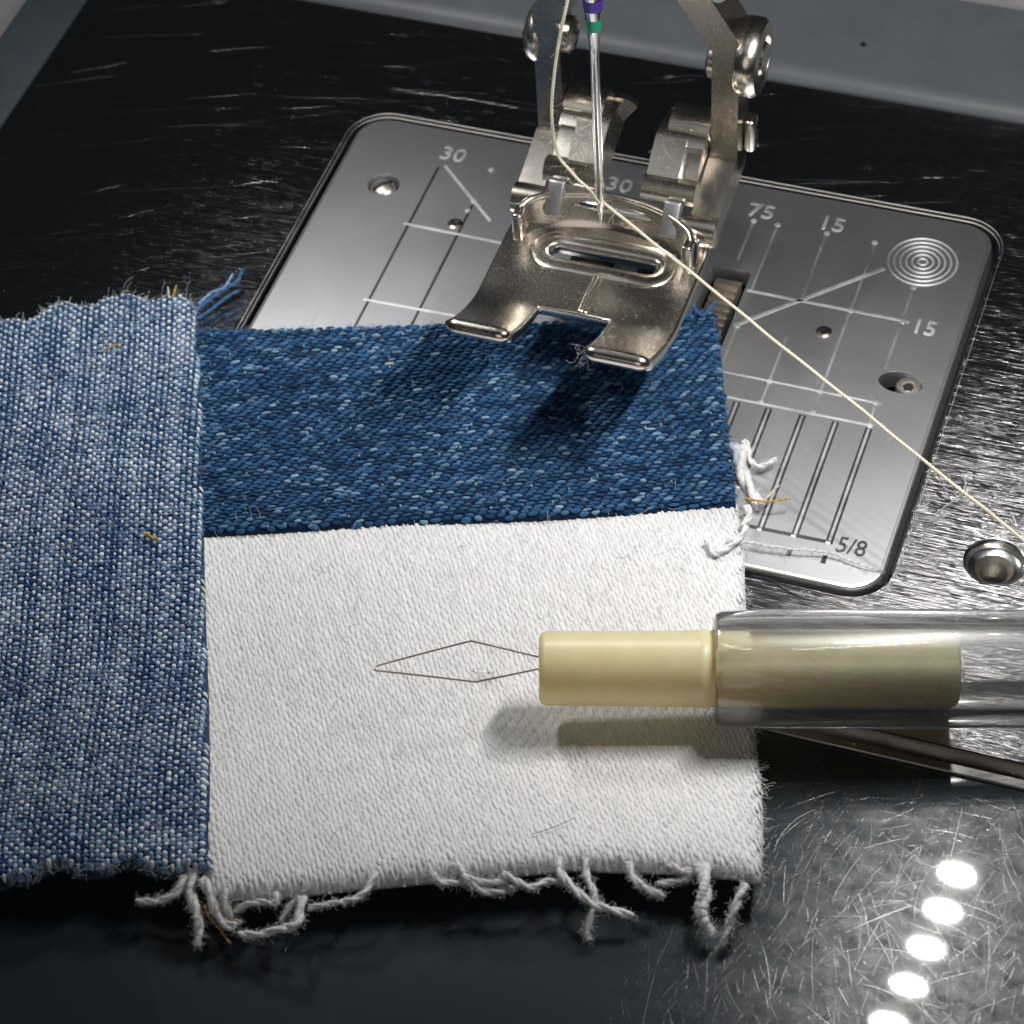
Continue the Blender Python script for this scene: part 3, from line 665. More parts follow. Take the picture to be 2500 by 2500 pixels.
left_right = [(486, 850), (490, 1000), (492, 1150), (494, 1300), (499, 1500), (504, 1700), (508, 1900), (510, 2060), (528, 2138)]
left_bot = [(493, 2114), (455, 2106), (417, 2117), (383, 2114), (348, 2106), (327, 2094), (290, 2097), (258, 2112), (214, 2117), (188, 2114), (165, 2103), (136, 2097), (96, 2114), (58, 2135), (26, 2135), (0, 2143), (-120, 2150), (-300, 2160)]
PL_left = outline(left_top + left_right + left_bot, z_left)
PL_denim = outline([(420, 800), (600, 798), (800, 792), (1000, 787), (1200, 782), (1400, 776), (1600, 766), (1715, 750), (1748, 757), (1755, 800), (1764, 900), (1779, 1050), (1793, 1150), (1797, 1228), (1600, 1243), (1300, 1257), (1000, 1274), (700, 1287), (495, 1299), (420, 1303)], z_denim)
PL_white = outline([(470, 1250), (900, 1230), (1400, 1200), (1790, 1175), (1806, 1240), (1816, 1330), (1820, 1450), (1828, 1600), (1843, 1780), (1858, 1900), (1864, 1990), (1862, 2070), (1857, 2135), (1790, 2120), (1650, 2108), (1400, 2100), (1200, 2118), (1000, 2135), (850, 2150), (700, 2165), (520, 2175), (488, 2150)], z_white)
def with_roll(zf, poly, r, depth):
    def g(P):
        P = np.asarray(P, float); d = poly_dist(P, poly); d = np.where(inside(P[:, :2], poly), d, 0)
        t = np.clip(1 - d / r, 0, 1)
        return zf(P) - depth * (1 - np.sqrt(np.maximum(0, 1 - t * t)))
    return g
H_left = with_roll(z_left, PL_left, 0.10, 0.09); H_denim = with_roll(z_denim, PL_denim, 0.10, 0.05)
def H_white(P):
    P = np.asarray(P, float); z = z_white(P)
    d = poly_dist(P, PL_white); d = np.where(inside(P[:, :2], PL_white), d, 0)
    v = P[:, :2] @ EV; low = smooth01((v - VB + 1.2) / 0.9)
    r = 0.08 + 0.12 * low; dep = 0.05 + 0.07 * low
    t = np.clip(1 - d / r, 0, 1); return z - dep * (1 - np.sqrt(np.maximum(0, 1 - t * t)))
def colour_attr(me, cols):
    a = me.color_attributes.new('yarn', 'FLOAT_COLOR', 'POINT')
    c = np.ones((len(me.vertices), 4), np.float32); c[:, :3] = cols; a.data.foreach_set('color', c.ravel())
def sheet(name, poly, H, mat, parent, col, step=0.10, sink=0.02, thick=0.07):
    poly = np.asarray(poly)
    # denser boundary
    bd = []
    for a, b in zip(poly, np.roll(poly, -1, 0)):
        k = max(1, int(np.linalg.norm(b - a) / step)); bd += [a + (b - a) * i / k for i in range(k)]
    bd = np.array(bd); lo, hi = poly.min(0), poly.max(0)
    gx, gy = np.meshgrid(np.arange(lo[0], hi[0], step), np.arange(lo[1], hi[1], step)); g = np.stack([gx.ravel(), gy.ravel()], 1)
    g = g[inside(g, poly)]; g = g[poly_dist(g, poly) > step * 0.35]
    # an inner loop close to the edge keeps the rolled rim round
    pts = np.vstack([bd, g]); nb_ = len(bd)
    v2, e2, f2, *_ = delaunay_2d_cdt([Vector(p) for p in pts], [(i, (i + 1) % nb_) for i in range(nb_)], [], 1, 1e-5)
    P = np.array([(p.x, p.y, 0) for p in v2]); P[:, 2] = H(P) - sink
    n = len(P); low = P.copy(); low[:, 2] -= thick
    Vv = np.vstack([P, low]); Ff = [tuple(f) for f in f2] + [tuple(n + i for i in f[::-1]) for f in f2]
    from collections import Counter
    ec = Counter(); od = {}
    for f in f2:
        for a, b in zip(f, list(f[1:]) + [f[0]]):
            k = (min(a, b), max(a, b)); ec[k] += 1; od[k] = (a, b)
    for k, c in ec.items():
        if c == 1: a, b = od[k]; Ff.append((b, a, n + a, n + b))
    o = mesh(name, Vv, Ff, mat, parent); colour_attr(o.data, np.array(col, np.float32)[None, :].repeat(len(Vv), 0)); return o
# one float of yarn: an arched capsule, template along +x
NS, NA = 7, 6
_u = np.linspace(-1, 1, NS); _a = np.linspace(-0.15 * PI, 1.15 * PI, NA)
_w = np.sqrt(np.maximum(0, 1 - np.abs(_u) ** 2.6)) * 0.94 + 0.06
TPL = np.array([(u, w * math.cos(a), w * math.sin(a) * (1 - 0.35 * abs(u) ** 2)) for u, w in zip(_u, _w) for a in _a])
TF = np.array([(i * NA + j, (i + 1) * NA + j, (i + 1) * NA + j + 1, i * NA + j + 1) for i in range(NS - 1) for j in range(NA - 1)])
def floats(name, C, ang, half, wid, hgt, lift, cols, H, mat, parent):
    n = len(C); c, s = np.cos(ang), np.sin(ang)
    lx = TPL[None, :, 0] * half[:, None]; ly = TPL[None, :, 1] * wid[:, None]; lz = TPL[None, :, 2] * hgt[:, None]
    # slight bow of each yarn
    ly = ly + (rng.normal(0, 0.12, n) * wid)[:, None] * (TPL[None, :, 0] ** 2)
    X = C[:, 0, None] + lx * c[:, None] - ly * s[:, None]; Y = C[:, 1, None] + lx * s[:, None] + ly * c[:, None]
    P = np.stack([X.ravel(), Y.ravel(), np.zeros(X.size)], 1); P[:, 2] = H(P) + (lz + lift[:, None]).ravel()
    F = (TF[None] + (np.arange(n) * len(TPL))[:, None, None]).reshape(-1, 4)
    me = bpy.data.meshes.new(name)
    me.vertices.add(len(P)); me.vertices.foreach_set('co', P.astype(np.float32).ravel())
    me.loops.add(F.size); me.loops.foreach_set('vertex_index', F.astype(np.int32).ravel())
    me.polygons.add(len(F)); me.polygons.foreach_set('loop_start', np.arange(0, F.size, 4, dtype=np.int32))
    me.update(calc_edges=True); me.validate()
    cc = np.repeat(cols, len(TPL), 0)
    colour_attr(me, cc); return tag(link(name, me, mat, parent), kind='stuff')
def lattice(poly, ang, sw, sl, shift, margin=0.0):
    # warp yarns run along ang at spacing sw; floats repeat every sl along the yarn, shifted per yarn
    poly = np.asarray(poly); c = poly.mean(0); R = np.array(((math.cos(ang), math.sin(ang)), (-math.sin(ang), math.cos(ang))))
    q = (poly - c) @ R.T; lo, hi = q.min(0) - 0.2, q.max(0) + 0.2
    js = np.arange(int(lo[1] / sw) - 1, int(hi[1] / sw) + 2); out = []; idx = []
    for j in js:
        k = np.arange(int(lo[0] / sl) - 2, int(hi[0] / sl) + 3)
        x = k * sl + (j * shift) % sl; y = np.full(len(k), j * sw)
        out.append(np.stack([x, y], 1)); idx.append(np.full(len(k), j))
    q = np.vstack(out); idx = np.concatenate(idx)
    # gentle drift of the yarns
    q[:, 1] += 0.012 * np.sin(q[:, 0] * 1.7 + idx * 0.05) + 0.010 * np.sin(idx * 0.9); q[:, 0] += 0.02 * np.sin(q[:, 1] * 2.1)
    q += rng.normal(0, 1, q.shape) * np.array((sl * 0.035, sw * 0.06))
    P = q @ R + c
    ok = inside(P, poly); P, idx = P[ok], idx[ok]
    if margin: k = poly_dist(P, poly) > margin; P, idx = P[k], idx[k]
    return P, idx
def lowf(P, s, seed):
    r = np.random.default_rng(seed); v = np.zeros(len(P))
    for _ in range(7):
        d = r.normal(0, 1, 2) * s; v += np.sin(P[:, 0] * d[0] + P[:, 1] * d[1] + r.uniform(0, 6.3))
    return v / 7
FA_ = math.atan2(EU[1], EU[0])                    # direction across the swatch
# ---- white twill
wp = sheet('white_panel', PL_white, H_white, M['white_twill'], swatch, (0.77, 0.77, 0.78), 0.09, 0.003, 0.06)
tag(wp, 'white twill panel with frayed bottom edge')
a_w = FA_ - PI / 2 + math.radians(13)
P, idx = lattice(PL_white, a_w, 0.041, 0.141, 0.094, 0.012)
P = P[(P @ EV) > V0 - 0.35]; n = len(P)
col = np.array((0.80, 0.80, 0.81))[None] * (1 + 0.05 * rng.normal(0, 1, (n, 1))) * (1 + 0.04 * lowf(P, 2.5, 3)[:, None])
floats('white_weave', P, np.full(n, a_w) + rng.normal(0, 0.07, n), 0.064 * (1 + 0.12 * rng.normal(0, 1, n)), 0.0212 * (1 + 0.12 * rng.normal(0, 1, n)), 0.0090 * (1 + 0.25 * rng.normal(0, 1, n)), np.full(n, -0.002), np.clip(col, 0.3, 0.86), H_white, M['white_twill'], wp)
# ---- dark denim
dp = sheet('dark_denim_panel', PL_denim, H_denim, M['denim'], swatch, (0.006, 0.022, 0.06), 0.09, 0.022, 0.10)
tag(dp, 'dark blue denim panel under the presser foot')
a_d = FA_ + math.radians(7)
P, idx = lattice(PL_denim, a_d, 0.041, 0.117, 0.039, 0.01); n = len(P)
t = np.clip(0.50 + 0.23 * rng.normal(0, 1, n) + 0.14 * lowf(P, 3.0, 5), 0, 1.15)
c0, c1, c2 = np.array((0.007, 0.030, 0.085)), np.array((0.042, 0.145, 0.315)), np.array((0.33, 0.50, 0.66))
col = np.where((t < 0.7)[:, None], c0 + (c1 - c0) * (t / 0.7)[:, None], c1 + (c2 - c1) * ((t - 0.7) / 0.45)[:, None])
pale = rng.random(n) < 0.0015; col[pale] = (0.40, 0.42, 0.45)
edge = poly_dist(P, PL_denim[[6, 7, 8, 9, 10, 11]]) < 0.0
floats('denim_weave', P, np.full(n, a_d) + rng.normal(0, 0.09, n), 0.047 * (1 + 0.12 * rng.normal(0, 1, n)), 0.0180 * (1 + 0.13 * rng.normal(0, 1, n)), 0.019 * (1 + 0.3 * rng.normal(0, 1, n)), np.full(n, -0.010), col, H_denim, M['denim'], dp)
P, idx = lattice(PL_denim, a_d + PI / 2, 0.053, 0.156, 0.104, 0.02); n = len(P)
k = rng.random(n) < 0.14; P = P[k]; n = len(P)
col = np.array((0.20, 0.26, 0.33))[None] * (0.5 + rng.random((n, 1)))
floats('denim_weave', P, np.full(n, a_d + PI / 2), np.full(n, 0.020), np.full(n, 0.014), np.full(n, 0.012), np.full(n, -0.010), col, H_denim, M['denim'], dp)
# ---- washed denim (reverse side): pale weft dots among blue warp
lp = sheet('washed_denim_panel', PL_left, H_left, M['washed'], swatch, (0.010, 0.045, 0.125), 0.09, 0.022, 0.10)
tag(lp, 'washed blue denim panel speckled with white')
a_l = FA_ - PI / 2 + math.radians(2)
P, idx = lattice(PL_left, a_l, 0.0555, 0.094, 0.047, 0.008); vis = (P @ EU) > (at(-260, 1400, 0.3)[:2] @ EU); P, idx = P[vis], idx[vis]; n = len(P)
wash = 0.7 * lowf(P, 2.2, 21) + 0.8 * lowf(P, 6.5, 22)
worn = poly_dist(P, PL_left[17:27]) < 0.0
ed = np.clip(1 - poly_dist(P, PL_left) / 0.09, 0, 1)
t = np.clip(0.70 + 0.20 * rng.normal(0, 1, n) + 0.34 * wash + 0.3 * ed, 0.02, 1)
c0, c1 = np.array((0.10, 0.22, 0.42)), np.array((0.86, 0.89, 0.90))
col = c0 + (c1 - c0) * t[:, None]
_sl = np.random.default_rng(5).normal(0, 0.13, 400); slub = np.clip(1 + _sl[(idx + 200) % 400], 0.75, 1.4)
floats('washed_weave', P, np.full(n, a_l) + rng.normal(0, 0.16, n), 0.0225 * (1 + 0.16 * rng.normal(0, 1, n)), 0.0205 * slub * (1 + 0.14 * rng.normal(0, 1, n)), 0.024 * (1 + 0.25 * rng.normal(0, 1, n)), np.full(n, -0.008), col, H_left, M['washed'], lp)
P, idx = lattice(PL_left, a_l, 0.0555, 0.094, 0.047, 0.008); P = P[(P @ EU) > (at(-260, 1400, 0.3)[:2] @ EU)]
P = P + 0.047 * np.array((math.cos(a_l), math.sin(a_l))); k = inside(P, PL_left); P = P[k]; n = len(P)
wash = 0.7 * lowf(P, 2.2, 21) + 0.8 * lowf(P, 6.5, 22)
ed = np.clip(1 - poly_dist(P, PL_left) / 0.09, 0, 1)
t = np.clip(0.26 + 0.22 * rng.normal(0, 1, n) + 0.40 * wash + 0.5 * ed, 0, 1)
c0, c1 = np.array((0.012, 0.070, 0.200)), np.array((0.24, 0.40, 0.60))
col = c0 + (c1 - c0) * t[:, None]
floats('washed_weave', P, np.full(n, a_l + PI / 2) + rng.normal(0, 0.15, n), 0.036 * (1 + 0.12 * rng.normal(0, 1, n)), 0.0205 * (1 + 0.15 * rng.normal(0, 1, n)), 0.019 * (1 + 0.2 * rng.normal(0, 1, n)), np.full(n, -0.008), col, H_left, M['washed'], lp)

# ---- fuzz: short loose fibres standing on the cloth and round the yarns
def fibres(name, starts, length, rad, mat, parent, curl=1.0, up=0.6, seg=6):
    V = []; F = []; b = 0
    for s, ln in zip(starts, length):
        d = rng.normal(0, 1, 3); d[2] = abs(d[2]) * up; d /= np.linalg.norm(d); p = np.array(s, float); pts = [p.copy()]
        for _ in range(seg):
            d = d + rng.normal(0, 0.33 * curl, 3); d[2] -= 0.12; d /= np.linalg.norm(d); p = p + d * ln / seg
            p[2] = max(p[2], s[2] - 0.005) if up > 0 else p[2]
            pts.append(p.copy())
        v, f = tube_data(pts, rad, 3, cap=False, base=b); V.append(v); F += f; b += len(v)
    V = np.vstack(V); o = mesh(name, V, F, mat, parent); return tag(o, kind='stuff')
def scatter(poly, n, H, dz=0.015, ext=None):
    lo, hi = np.asarray(poly).min(0), np.asarray(poly).max(0); P = rng.uniform(lo, hi, (n * 3, 2)); P = P[inside(P, poly)][:n]
    if ext: P = P[ext(P)]
    Q = np.c_[P, np.zeros(len(P))]; Q[:, 2] = H(Q) + dz; return Q
S = scatter(PL_left, 3400, H_left, 0.016, lambda P: (P @ EU) > (at(-260, 1400, 0.3)[:2] @ EU))
k = (lowf(S[:, :2], 4.0, 31) + 0.3 * rng.normal(0, 1, len(S))) > 0.05; S = S[k]
fibres('fuzz', S, 0.10 + 0.16 * rng.random(len(S)), 0.0016, plain_cloth('pale_blue_fuzz', (0.50, 0.57, 0.66), 0.2), lp)
S = scatter(PL_denim, 260, H_denim, 0.016); fibres('fuzz', S, 0.10 + 0.2 * rng.random(len(S)), 0.0015, plain_cloth('blue_fuzz', (0.20, 0.30, 0.44), 0.2), dp)
S = scatter(PL_white, 700, H_white, 0.016); fibres('fuzz', S, 0.08 + 0.15 * rng.random(len(S)), 0.0016, M['white_yarn'], wp)
S = scatter(PL_white, 45, H_white, 0.016, lambda P: (P @ EV) > V0 + 0.2); fibres('dark_lint', S, 0.10 + 0.22 * rng.random(len(S)), 0.0013, M['lint_dark'], wp, 1.4, 0.1)
# fluffy lower edge and right edge of the white panel
def edge_pts(poly, i0, i1, n, H, off=0.0):
    Q = np.asarray(poly)[i0:i1]; d = np.r_[0, np.cumsum(np.linalg.norm(np.diff(Q, axis=0), axis=1))]
    u = rng.uniform(0, d[-1], n); P = np.stack([np.interp(u, d, Q[:, k]) for k in (0, 1)], 1)
    c = np.asarray(poly).mean(0); P = P + (c - P) * (off / np.linalg.norm(c - P, axis=1))[:, None] * rng.random((n, 1))
    R = np.c_[P, np.zeros(n)]; R[:, 2] = H(R) + rng.uniform(-0.05, 0.01, n); return R
S = edge_pts(PL_white, 12, 21, 5000, H_white, 0.08); fibres('edge_fluff', S, 0.02 + 0.06 * rng.random(len(S)), 0.0016, M['white_fuzz'], wp, 2.2, 0.0, 5)
S = edge_pts(PL_white, 3, 13, 500, H_white, 0.05); fibres('edge_fluff', S, 0.05 + 0.10 * rng.random(len(S)), 0.0020, M['white_yarn'], wp, 1.2, 0.0, 5)
S = edge_pts(PL_left, 0, 18, 500, H_left, 0.05); fibres('edge_fluff', S, 0.05 + 0.08 * rng.random(len(S)), 0.0022, plain_cloth('pale_edge_fuzz', (0.55, 0.62, 0.70), 0.2), lp, 1.2, 0.0, 5)
S = edge_pts(PL_left, 26, 42, 500, H_left, 0.05); fibres('edge_fluff', S, 0.05 + 0.08 * rng.random(len(S)), 0.0022, plain_cloth('pale_edge_fuzz_low', (0.45, 0.53, 0.63), 0.2), lp, 1.2, 0.0, 5)
S = edge_pts(PL_denim, 0, 14, 600, H_denim, 0.06); fibres('edge_fluff', S, 0.04 + 0.08 * rng.random(len(S)), 0.0020, plain_cloth('denim_edge_fuzz', (0.16, 0.30, 0.48), 0.2), dp, 1.2, 0.0, 5)
# ---- frayed threads
def yarn(pts, z0, z1, r, mat, parent, fluff=70, name='loose_thread', taper=0.75, fl=0.09):
    n = len(pts); path = np.array([at(px, py, z0 + (z1 - z0) * (i / (n - 1)) ** 1.2) for i, (px, py) in enumerate(pts)])
    path = resample(path, 14 * n); m = len(path)
    rad = r * np.linspace(1, taper, m) * (1 + 0.08 * rng.normal(0, 1, m)); rad[-1] *= 0.7
    al = np.r_[0, np.cumsum(np.linalg.norm(np.diff(path, axis=0), axis=1))]; ss = np.arange(m)
    path = path + (r * 0.30 * np.sin(al / (r * 2.6) + rng.uniform(0, 6)))[:, None] * np.array((0.5, 0.5, 0.7))
    T_ = np.gradient(path, axis=0); T_ /= np.linalg.norm(T_, axis=1)[:, None] + 1e-9; a1 = np.cross(T_, (0.3, 0.2, 0.93)); a1 /= np.linalg.norm(a1, axis=1)[:, None] + 1e-9; a2 = np.cross(T_, a1)
    VV = []; FF = []; base = 0
    for k_ in range(2):
        th_ = al / (r * 1.5) + k_ * PI; q_ = path + (rad * 0.42)[:, None] * (a1 * np.cos(th_)[:, None] + a2 * np.sin(th_)[:, None])
        v_, f_ = tube_data(q_, rad * 0.66, 8, base=base); VV.append(v_); FF += f_; base += len(v_)
    y = mesh(name, np.vstack(VV), FF, mat, parent)
    if fluff:
        i = rng.integers(0, m, fluff); S = path[i] + rng.normal(0, 1, (fluff, 3)) * (rad[i] * 0.6)[:, None]
        fibres('yarn_fluff', S, fl * (0.4 + 1.2 * rng.random(fluff) ** 2), 0.0012, M['white_fuzz'] if mat is M['white_yarn'] else mat, y, 2.0, 0.0, 6)
    return y
def c8(*p): return [(900 + x / 1.84, 1950 + y / 1.84) for x, y in p]
def c5(*p): return [(x / 1.932, 1950 + y / 1.932) for x, y in p]
def c6(*p): return [(1700 + x / 4.6, 980 + y / 4.6) for x, y in p]
def c4(*p): return [(x / 3.22, 650 + y / 3.22) for x, y in p]
W = M['white_yarn']
for pts, r, z1 in ((c8((385, 290), (430, 350), (480, 398), (560, 415), (650, 405)), 0.047, 0.30), (c8((285, 340), (320, 375), (400, 372), (480, 385)), 0.034, 0.33),
    (c8((440, 355), (550, 375), (610, 370)), 0.030, 0.36), (c8((600, 335), (660, 370), (730, 395), (800, 370), (880, 380)), 0.034, 0.32),
    (c8((845, 255), (870, 340), (930, 420), (1000, 470), (1100, 495), (1190, 525)), 0.050, 0.20), (c8((975, 250), (985, 350), (1015, 440), (1000, 520), (985, 580), (990, 635)), 0.038, 0.10),
    (c8((1170, 280), (1195, 360), (1250, 410), (1320, 435)), 0.042, 0.28), (c8((1350, 290), (1400, 325), (1445, 330), (1400, 365), (1300, 375)), 0.040, 0.30),
    (c8((1495, 300), (1505, 420), (1490, 500), (1515, 560), (1545, 600)), 0.078, 0.16), (c8((1695, 380), (1650, 480), (1620, 560), (1590, 655)), 0.048, 0.10),
    (c5((1770, 350), (1720, 440), (1640, 480), (1540, 500), (1460, 510)), 0.036, 0.30), (c5((1520, 360), (1440, 430), (1370, 500), (1320, 590)), 0.036, 0.22),
    (c5((1430, 460), (1400, 590), (1310, 620), (1220, 640), (1130, 630)), 0.050, 0.20), (c5((1300, 440), (1300, 490), (1220, 490), (1150, 500), (1110, 530)), 0.036, 0.28),
    (c5((915, 330), (905, 430), (930, 540), (935, 620), (925, 700)), 0.062, 0.12), (c5((950, 380), (1000, 460), (1030, 540), (1080, 600), (1130, 580)), 0.058, 0.18),
    (c5((1055, 430), (1060, 500), (1090, 550)), 0.040, 0.28), (c5((865, 370), (830, 440), (750, 480), (640, 485)), 0.040, 0.25)):
    yarn(pts, 0.42, z1, r * 0.86, W, swatch, 650, fl=0.06)
yarn(c5((965, 500), (990, 560), (1040, 620), (1090, 685)), 0.32, 0.12, 0.016, M['gold_yarn'], swatch, 6)
yarn(c5((1085, 570), (1110, 572), (1130, 580)), 0.32, 0.28, 0.012, M['gold_yarn'], swatch, 4)
# right-hand frays
yarn(c6((520, 450), (580, 500), (610, 640), (680, 725), (780, 715), (900, 640)), 0.12, 0.14, 0.030, W, swatch, 160, fl=0.10)
yarn(c6((470, 520), (520, 700), (560, 860), (640, 1020), (700, 1190)), 0.10, 0.10, 0.075, W, swatch, 260, fl=0.10)
yarn(c6((420, 470), (450, 640), (490, 800)), 0.10, 0.10, 0.05, plain_cloth('pale_blue_yarn', (0.45, 0.60, 0.74)), swatch, 80)
yarn(c6((770, 1110), (850, 1020), (930, 940)), 0.16, 0.26, 0.014, M['thread'], swatch, 10)
yarn(c6((540, 1080), (700, 1120), (850, 1120), (1065, 1085)), 0.18, 0.22, 0.014, M['gold_yarn'], swatch, 10)
yarn(c6((110, 1560), (200, 1700), (350, 1640), (480, 1540), (560, 1400)), 0.17, 0.17, 0.035, W, swatch, 90)
yarn(c6((560, 1180), (590, 1300), (500, 1400)), 0.15, 0.14, 0.04, W, swatch, 90)
yarn(c6((350, 1560), (560, 1580), (1000, 1650), (1500, 1700), (1840, 1830), (2100, 1900)), 0.14, 0.06, 0.016, W, swatch, 260, taper=0.3, fl=0.14)
# blue frays at the back corner of the washed panel, gold stitch ends
BL = M['blue_yarn']
yarn(c4((1480, 400), (1600, 300), (1720, 210), (1860, 120), (1900, 40)), 0.12, 0.22, 0.022, BL, swatch, 60)
yarn(c4((1520, 430), (1650, 350), (1760, 260), (1880, 190)), 0.12, 0.18, 0.020, BL, swatch, 50)
yarn(c4((1560, 300), (1660, 210), (1760, 170), (1830, 60)), 0.14, 0.24, 0.018, plain_cloth('faded_blue_yarn', (0.22, 0.36, 0.56)), swatch, 50)
yarn(c4((1330, 240), (1318, 165)), 0.22, 0.30, 0.014, M['thread'], swatch, 0); yarn(c4((1360, 235), (1385, 150)), 0.22, 0.30, 0.014, M['gold_yarn'], swatch, 0)
yarn(c4((800, 665), (870, 630), (965, 605)), 0.29, 0.30, 0.010, M['gold_yarn'], swatch, 4); yarn([(352, 1300), (368, 1308), (384, 1318)], 0.31, 0.30, 0.022, M['gold_yarn'], swatch, 12)
yarn([(1300, 2036), (1345, 2022), (1405, 1997)], 0.47, 0.47, 0.004, M['lint_dark'], swatch, 0)
yarn([(1690, 745), (1715, 770), (1740, 745), (1752, 735)], 0.18, 0.22, 0.02, BL, swatch, 60)
# dark tangle under the wire loop
S = np.array([at(1172 + rng.normal(0, 12), 1645 + rng.normal(0, 9), 0.17) for _ in range(14)]); fibres('dark_lint', S, 0.06 + 0.14 * rng.random(14), 0.0017, M['lint_dark'], wp, 1.5, 0.2, 8)

# ------------------------------------------------------------------ needle threader
A = at(1316, 1632, 0.80); Bp = at(2700, 1634, 0.62); ax = (Bp - A) / np.linalg.norm(Bp - A)
thr = tag(empty('needle_threader', tuple(A)), 'needle threader with cream plug, clear barrel and thin wire loop', 'needle threader')
def along(px):     # distance along the tool's axis for a picture column
    v = ray(px, 1632); n_ = np.cross(v, np.array((0, 0, 1.))); n_ = np.cross(v, UP); return float(((CAM - A) @ n_) / (ax @ n_))
def along(px):
    n_ = np.cross(ray(px, 1632), UP); return float(((CAM - A) @ n_) / (ax @ n_))
d1, d2, d3 = along(1706), along(1742), along(2334)
r0 = 0.345
plug = lathe('plug', [(0.05, 0.0), (r0 - 0.06, 0.0), (r0 - 0.02, 0.018), (r0, 0.06), (r0 + 0.012, d1 - 0.01), (r0 + 0.02, d1), (r0 + 0.02, d1 + 0.07), (r0 + 0.008, d1 + 0.09), (r0, d3 - 0.03), (r0 - 0.03, d3), (0.05, d3)], M['yellow'], thr, 64, tuple(A), tuple(ax))
ro, ri = 0.555, 0.375; d4 = np.linalg.norm(Bp - A)
barrel = lathe('barrel', [(ri, d2 + 0.03), (ri + 0.02, d2), (ro - 0.10, d2), (ro - 0.045, d2 + 0.02), (ro - 0.022, d2 + 0.07), (ro, d2 + 0.45), (ro, d4), (ri, d4), (ri, d2 + 0.03)], M['clear'], thr, 72, tuple(A), tuple(ax), caps=(False, False))
_t = Vector(tuple(ax)); _s = Vector((0, 0, 1)).cross(_t).normalized(); _n = _t.cross(_s)
for ang in (35, 205):      # mould seams along the plug
    o_ = _s * math.cos(math.radians(ang)) + _n * math.sin(math.radians(ang))
    tube('mould_seam', [tuple(Vector(tuple(A + ax * d)) + o_ * (r0 + 0.001)) for d in np.linspace(0.08, d1 - 0.03, 12)], 0.006, M['yellow'], thr, 6)
    tube('mould_seam', [tuple(Vector(tuple(A + ax * d)) + o_ * (r0 + 0.004)) for d in np.linspace(d1 + 0.12, d3 - 0.05, 12)], 0.012, M['yellow'], thr, 6)
barrel.cycles.is_caustics_caster = True
for o_ in [plug] + [o for o in bpy.data.objects if o.name.split('.')[0] in ('white_panel', 'white_weave', 'bed_plate', 'edge_strip', 'bobbin_cover')]: o_.cycles.is_caustics_receiver = True
wz = 0.80
wire = [at(1330, 1608, wz), at(1235, 1585, wz), at(1158, 1567, wz), at(1149, 1565.5, wz), at(1142, 1567, wz), at(1030, 1596, wz), at(930, 1623, wz), at(915, 1629, wz), at(912, 1633, wz), at(918, 1637, wz), at(950, 1641, wz), at(1050, 1652, wz), at(1150, 1664, wz), at(1160, 1665, wz), at(1172, 1663, wz), at(1240, 1649, wz), at(1330, 1630, wz)]
tube('wire_loop', resample(wire, 90), 0.0092, metal('dull_wire', (0.55, 0.50, 0.43), 0.22, 60, 0.05), thr, 8)

# ------------------------------------------------------------------ sewing thread
eye_p = np.array((0.0, -0.01, z0 + 0.34)); far = at(2620, 1417, 1.2)
up_pts = [(1400, -90), (1386, 0), (1373, 60), (1360, 130), (1351, 200), (1347, 250), (1348, 300), (1354, 345), (1366, 385), (1388, 412), (1412, 440), (1440, 466)]
path = [at_y(px, py, 0.45 - 0.62 * (i / 11) ** 0.8) for i, (px, py) in enumerate(up_pts)] + [eye_p + (0, -0.05, 0), eye_p]
path = resample(path, 90); last = np.array([eye_p + (far - eye_p) * t for t in np.linspace(0.01, 1, 90)]); path = np.vstack([path, last])
th = tag(empty('sewing_thread', tuple(eye_p)), 'cream sewing thread through the needle, stretched to the right edge', 'thread')
ply = []
ph = np.arange(len(path)) * 0
arc_l = np.r_[0, np.cumsum(np.linalg.norm(np.diff(path, axis=0), axis=1))]
u = np.linspace(0, arc_l[-1], 900); pp = np.stack([np.interp(u, arc_l, path[:, k]) for k in range(3)], 1); pp[:, 2] += 0.006 * np.sin(u * 3.1) + 0.004 * np.sin(u * 7.7)
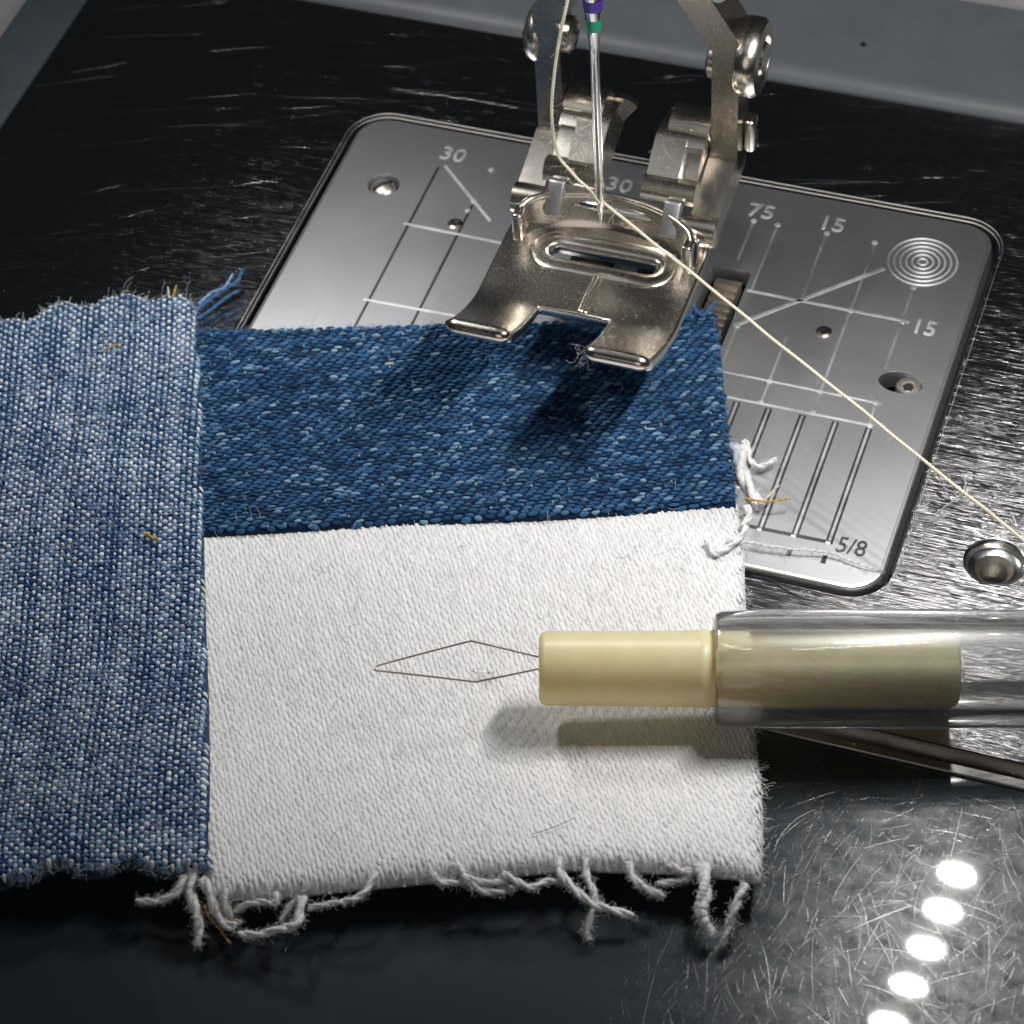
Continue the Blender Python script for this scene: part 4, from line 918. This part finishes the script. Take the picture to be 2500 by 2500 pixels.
Tn = np.gradient(pp, axis=0); Tn /= np.linalg.norm(Tn, axis=1)[:, None]; n1 = np.cross(Tn, FW); n1 /= np.linalg.norm(n1, axis=1)[:, None]; n2 = np.cross(Tn, n1)
for k in range(3):
    a = u * 2 * PI / 0.13 + k * 2 * PI / 3
    tube('ply', pp + 0.0080 * (n1 * np.cos(a)[:, None] + n2 * np.sin(a)[:, None]), 0.0095, M['thread'], th, 6)
S = pp[rng.integers(0, 900, 150)]; fibres('thread_fuzz', S, 0.04 + 0.12 * rng.random(150), 0.0015, M['thread'], th, 1.2, 0.0, 6)

# ------------------------------------------------------------------ lint lying about
def lint(pts, z, r, mat, label):
    P = resample([at(px, py, z) for px, py in pts], 40); o = tube('lint_fibre', P, r, mat, None, 5); return tag(o, label, 'lint')
lint([(2226, 1247), (2255, 1252), (2282, 1254), (2310, 1235), (2345, 1208), (2357, 1180), (2350, 1155)], 0.012, 0.004, M['lint_pale'], 'pale curled fibre lying on the steel bed beside the needle plate')
lint([(1836, 1405), (1880, 1415), (1920, 1440), (1965, 1462)], 0.012, 0.005, M['lint_dark'], 'thin dark fibre on the bed in front of the needle plate')
# lint on the presser foot
S = np.array([(x, y, ztop(y) + 0.004) for x, y in zip(rng.uniform(0.42, 1.05, 70), rng.uniform(-1.65, -0.75, 70))])[:34]; fibres('lint_fuzz', S, 0.03 + 0.08 * rng.random(34), 0.0010, M['lint_pale'], foot, 1.6, 0.3, 6)
S = np.array([at_y(1425 + rng.normal(0, 8), 866 + rng.normal(0, 12), -1.74) for _ in range(26)]); fibres('lint_fuzz', S, 0.08 + 0.12 * rng.random(26), 0.0018, M['lint_pale'], foot, 1.6, 0.0, 8)
S = np.array([(rng.uniform(0.28, 0.6), y, 1.62 + (y - 0.47) * 0.9 + 0.02) for y in rng.uniform(0.5, 0.95, 24)]); S[:, 2] -= 0.10; fibres('lint_fuzz', S, 0.03 + 0.08 * rng.random(24), 0.0010, M['lint_pale'], hold, 1.6, 0.4, 6)
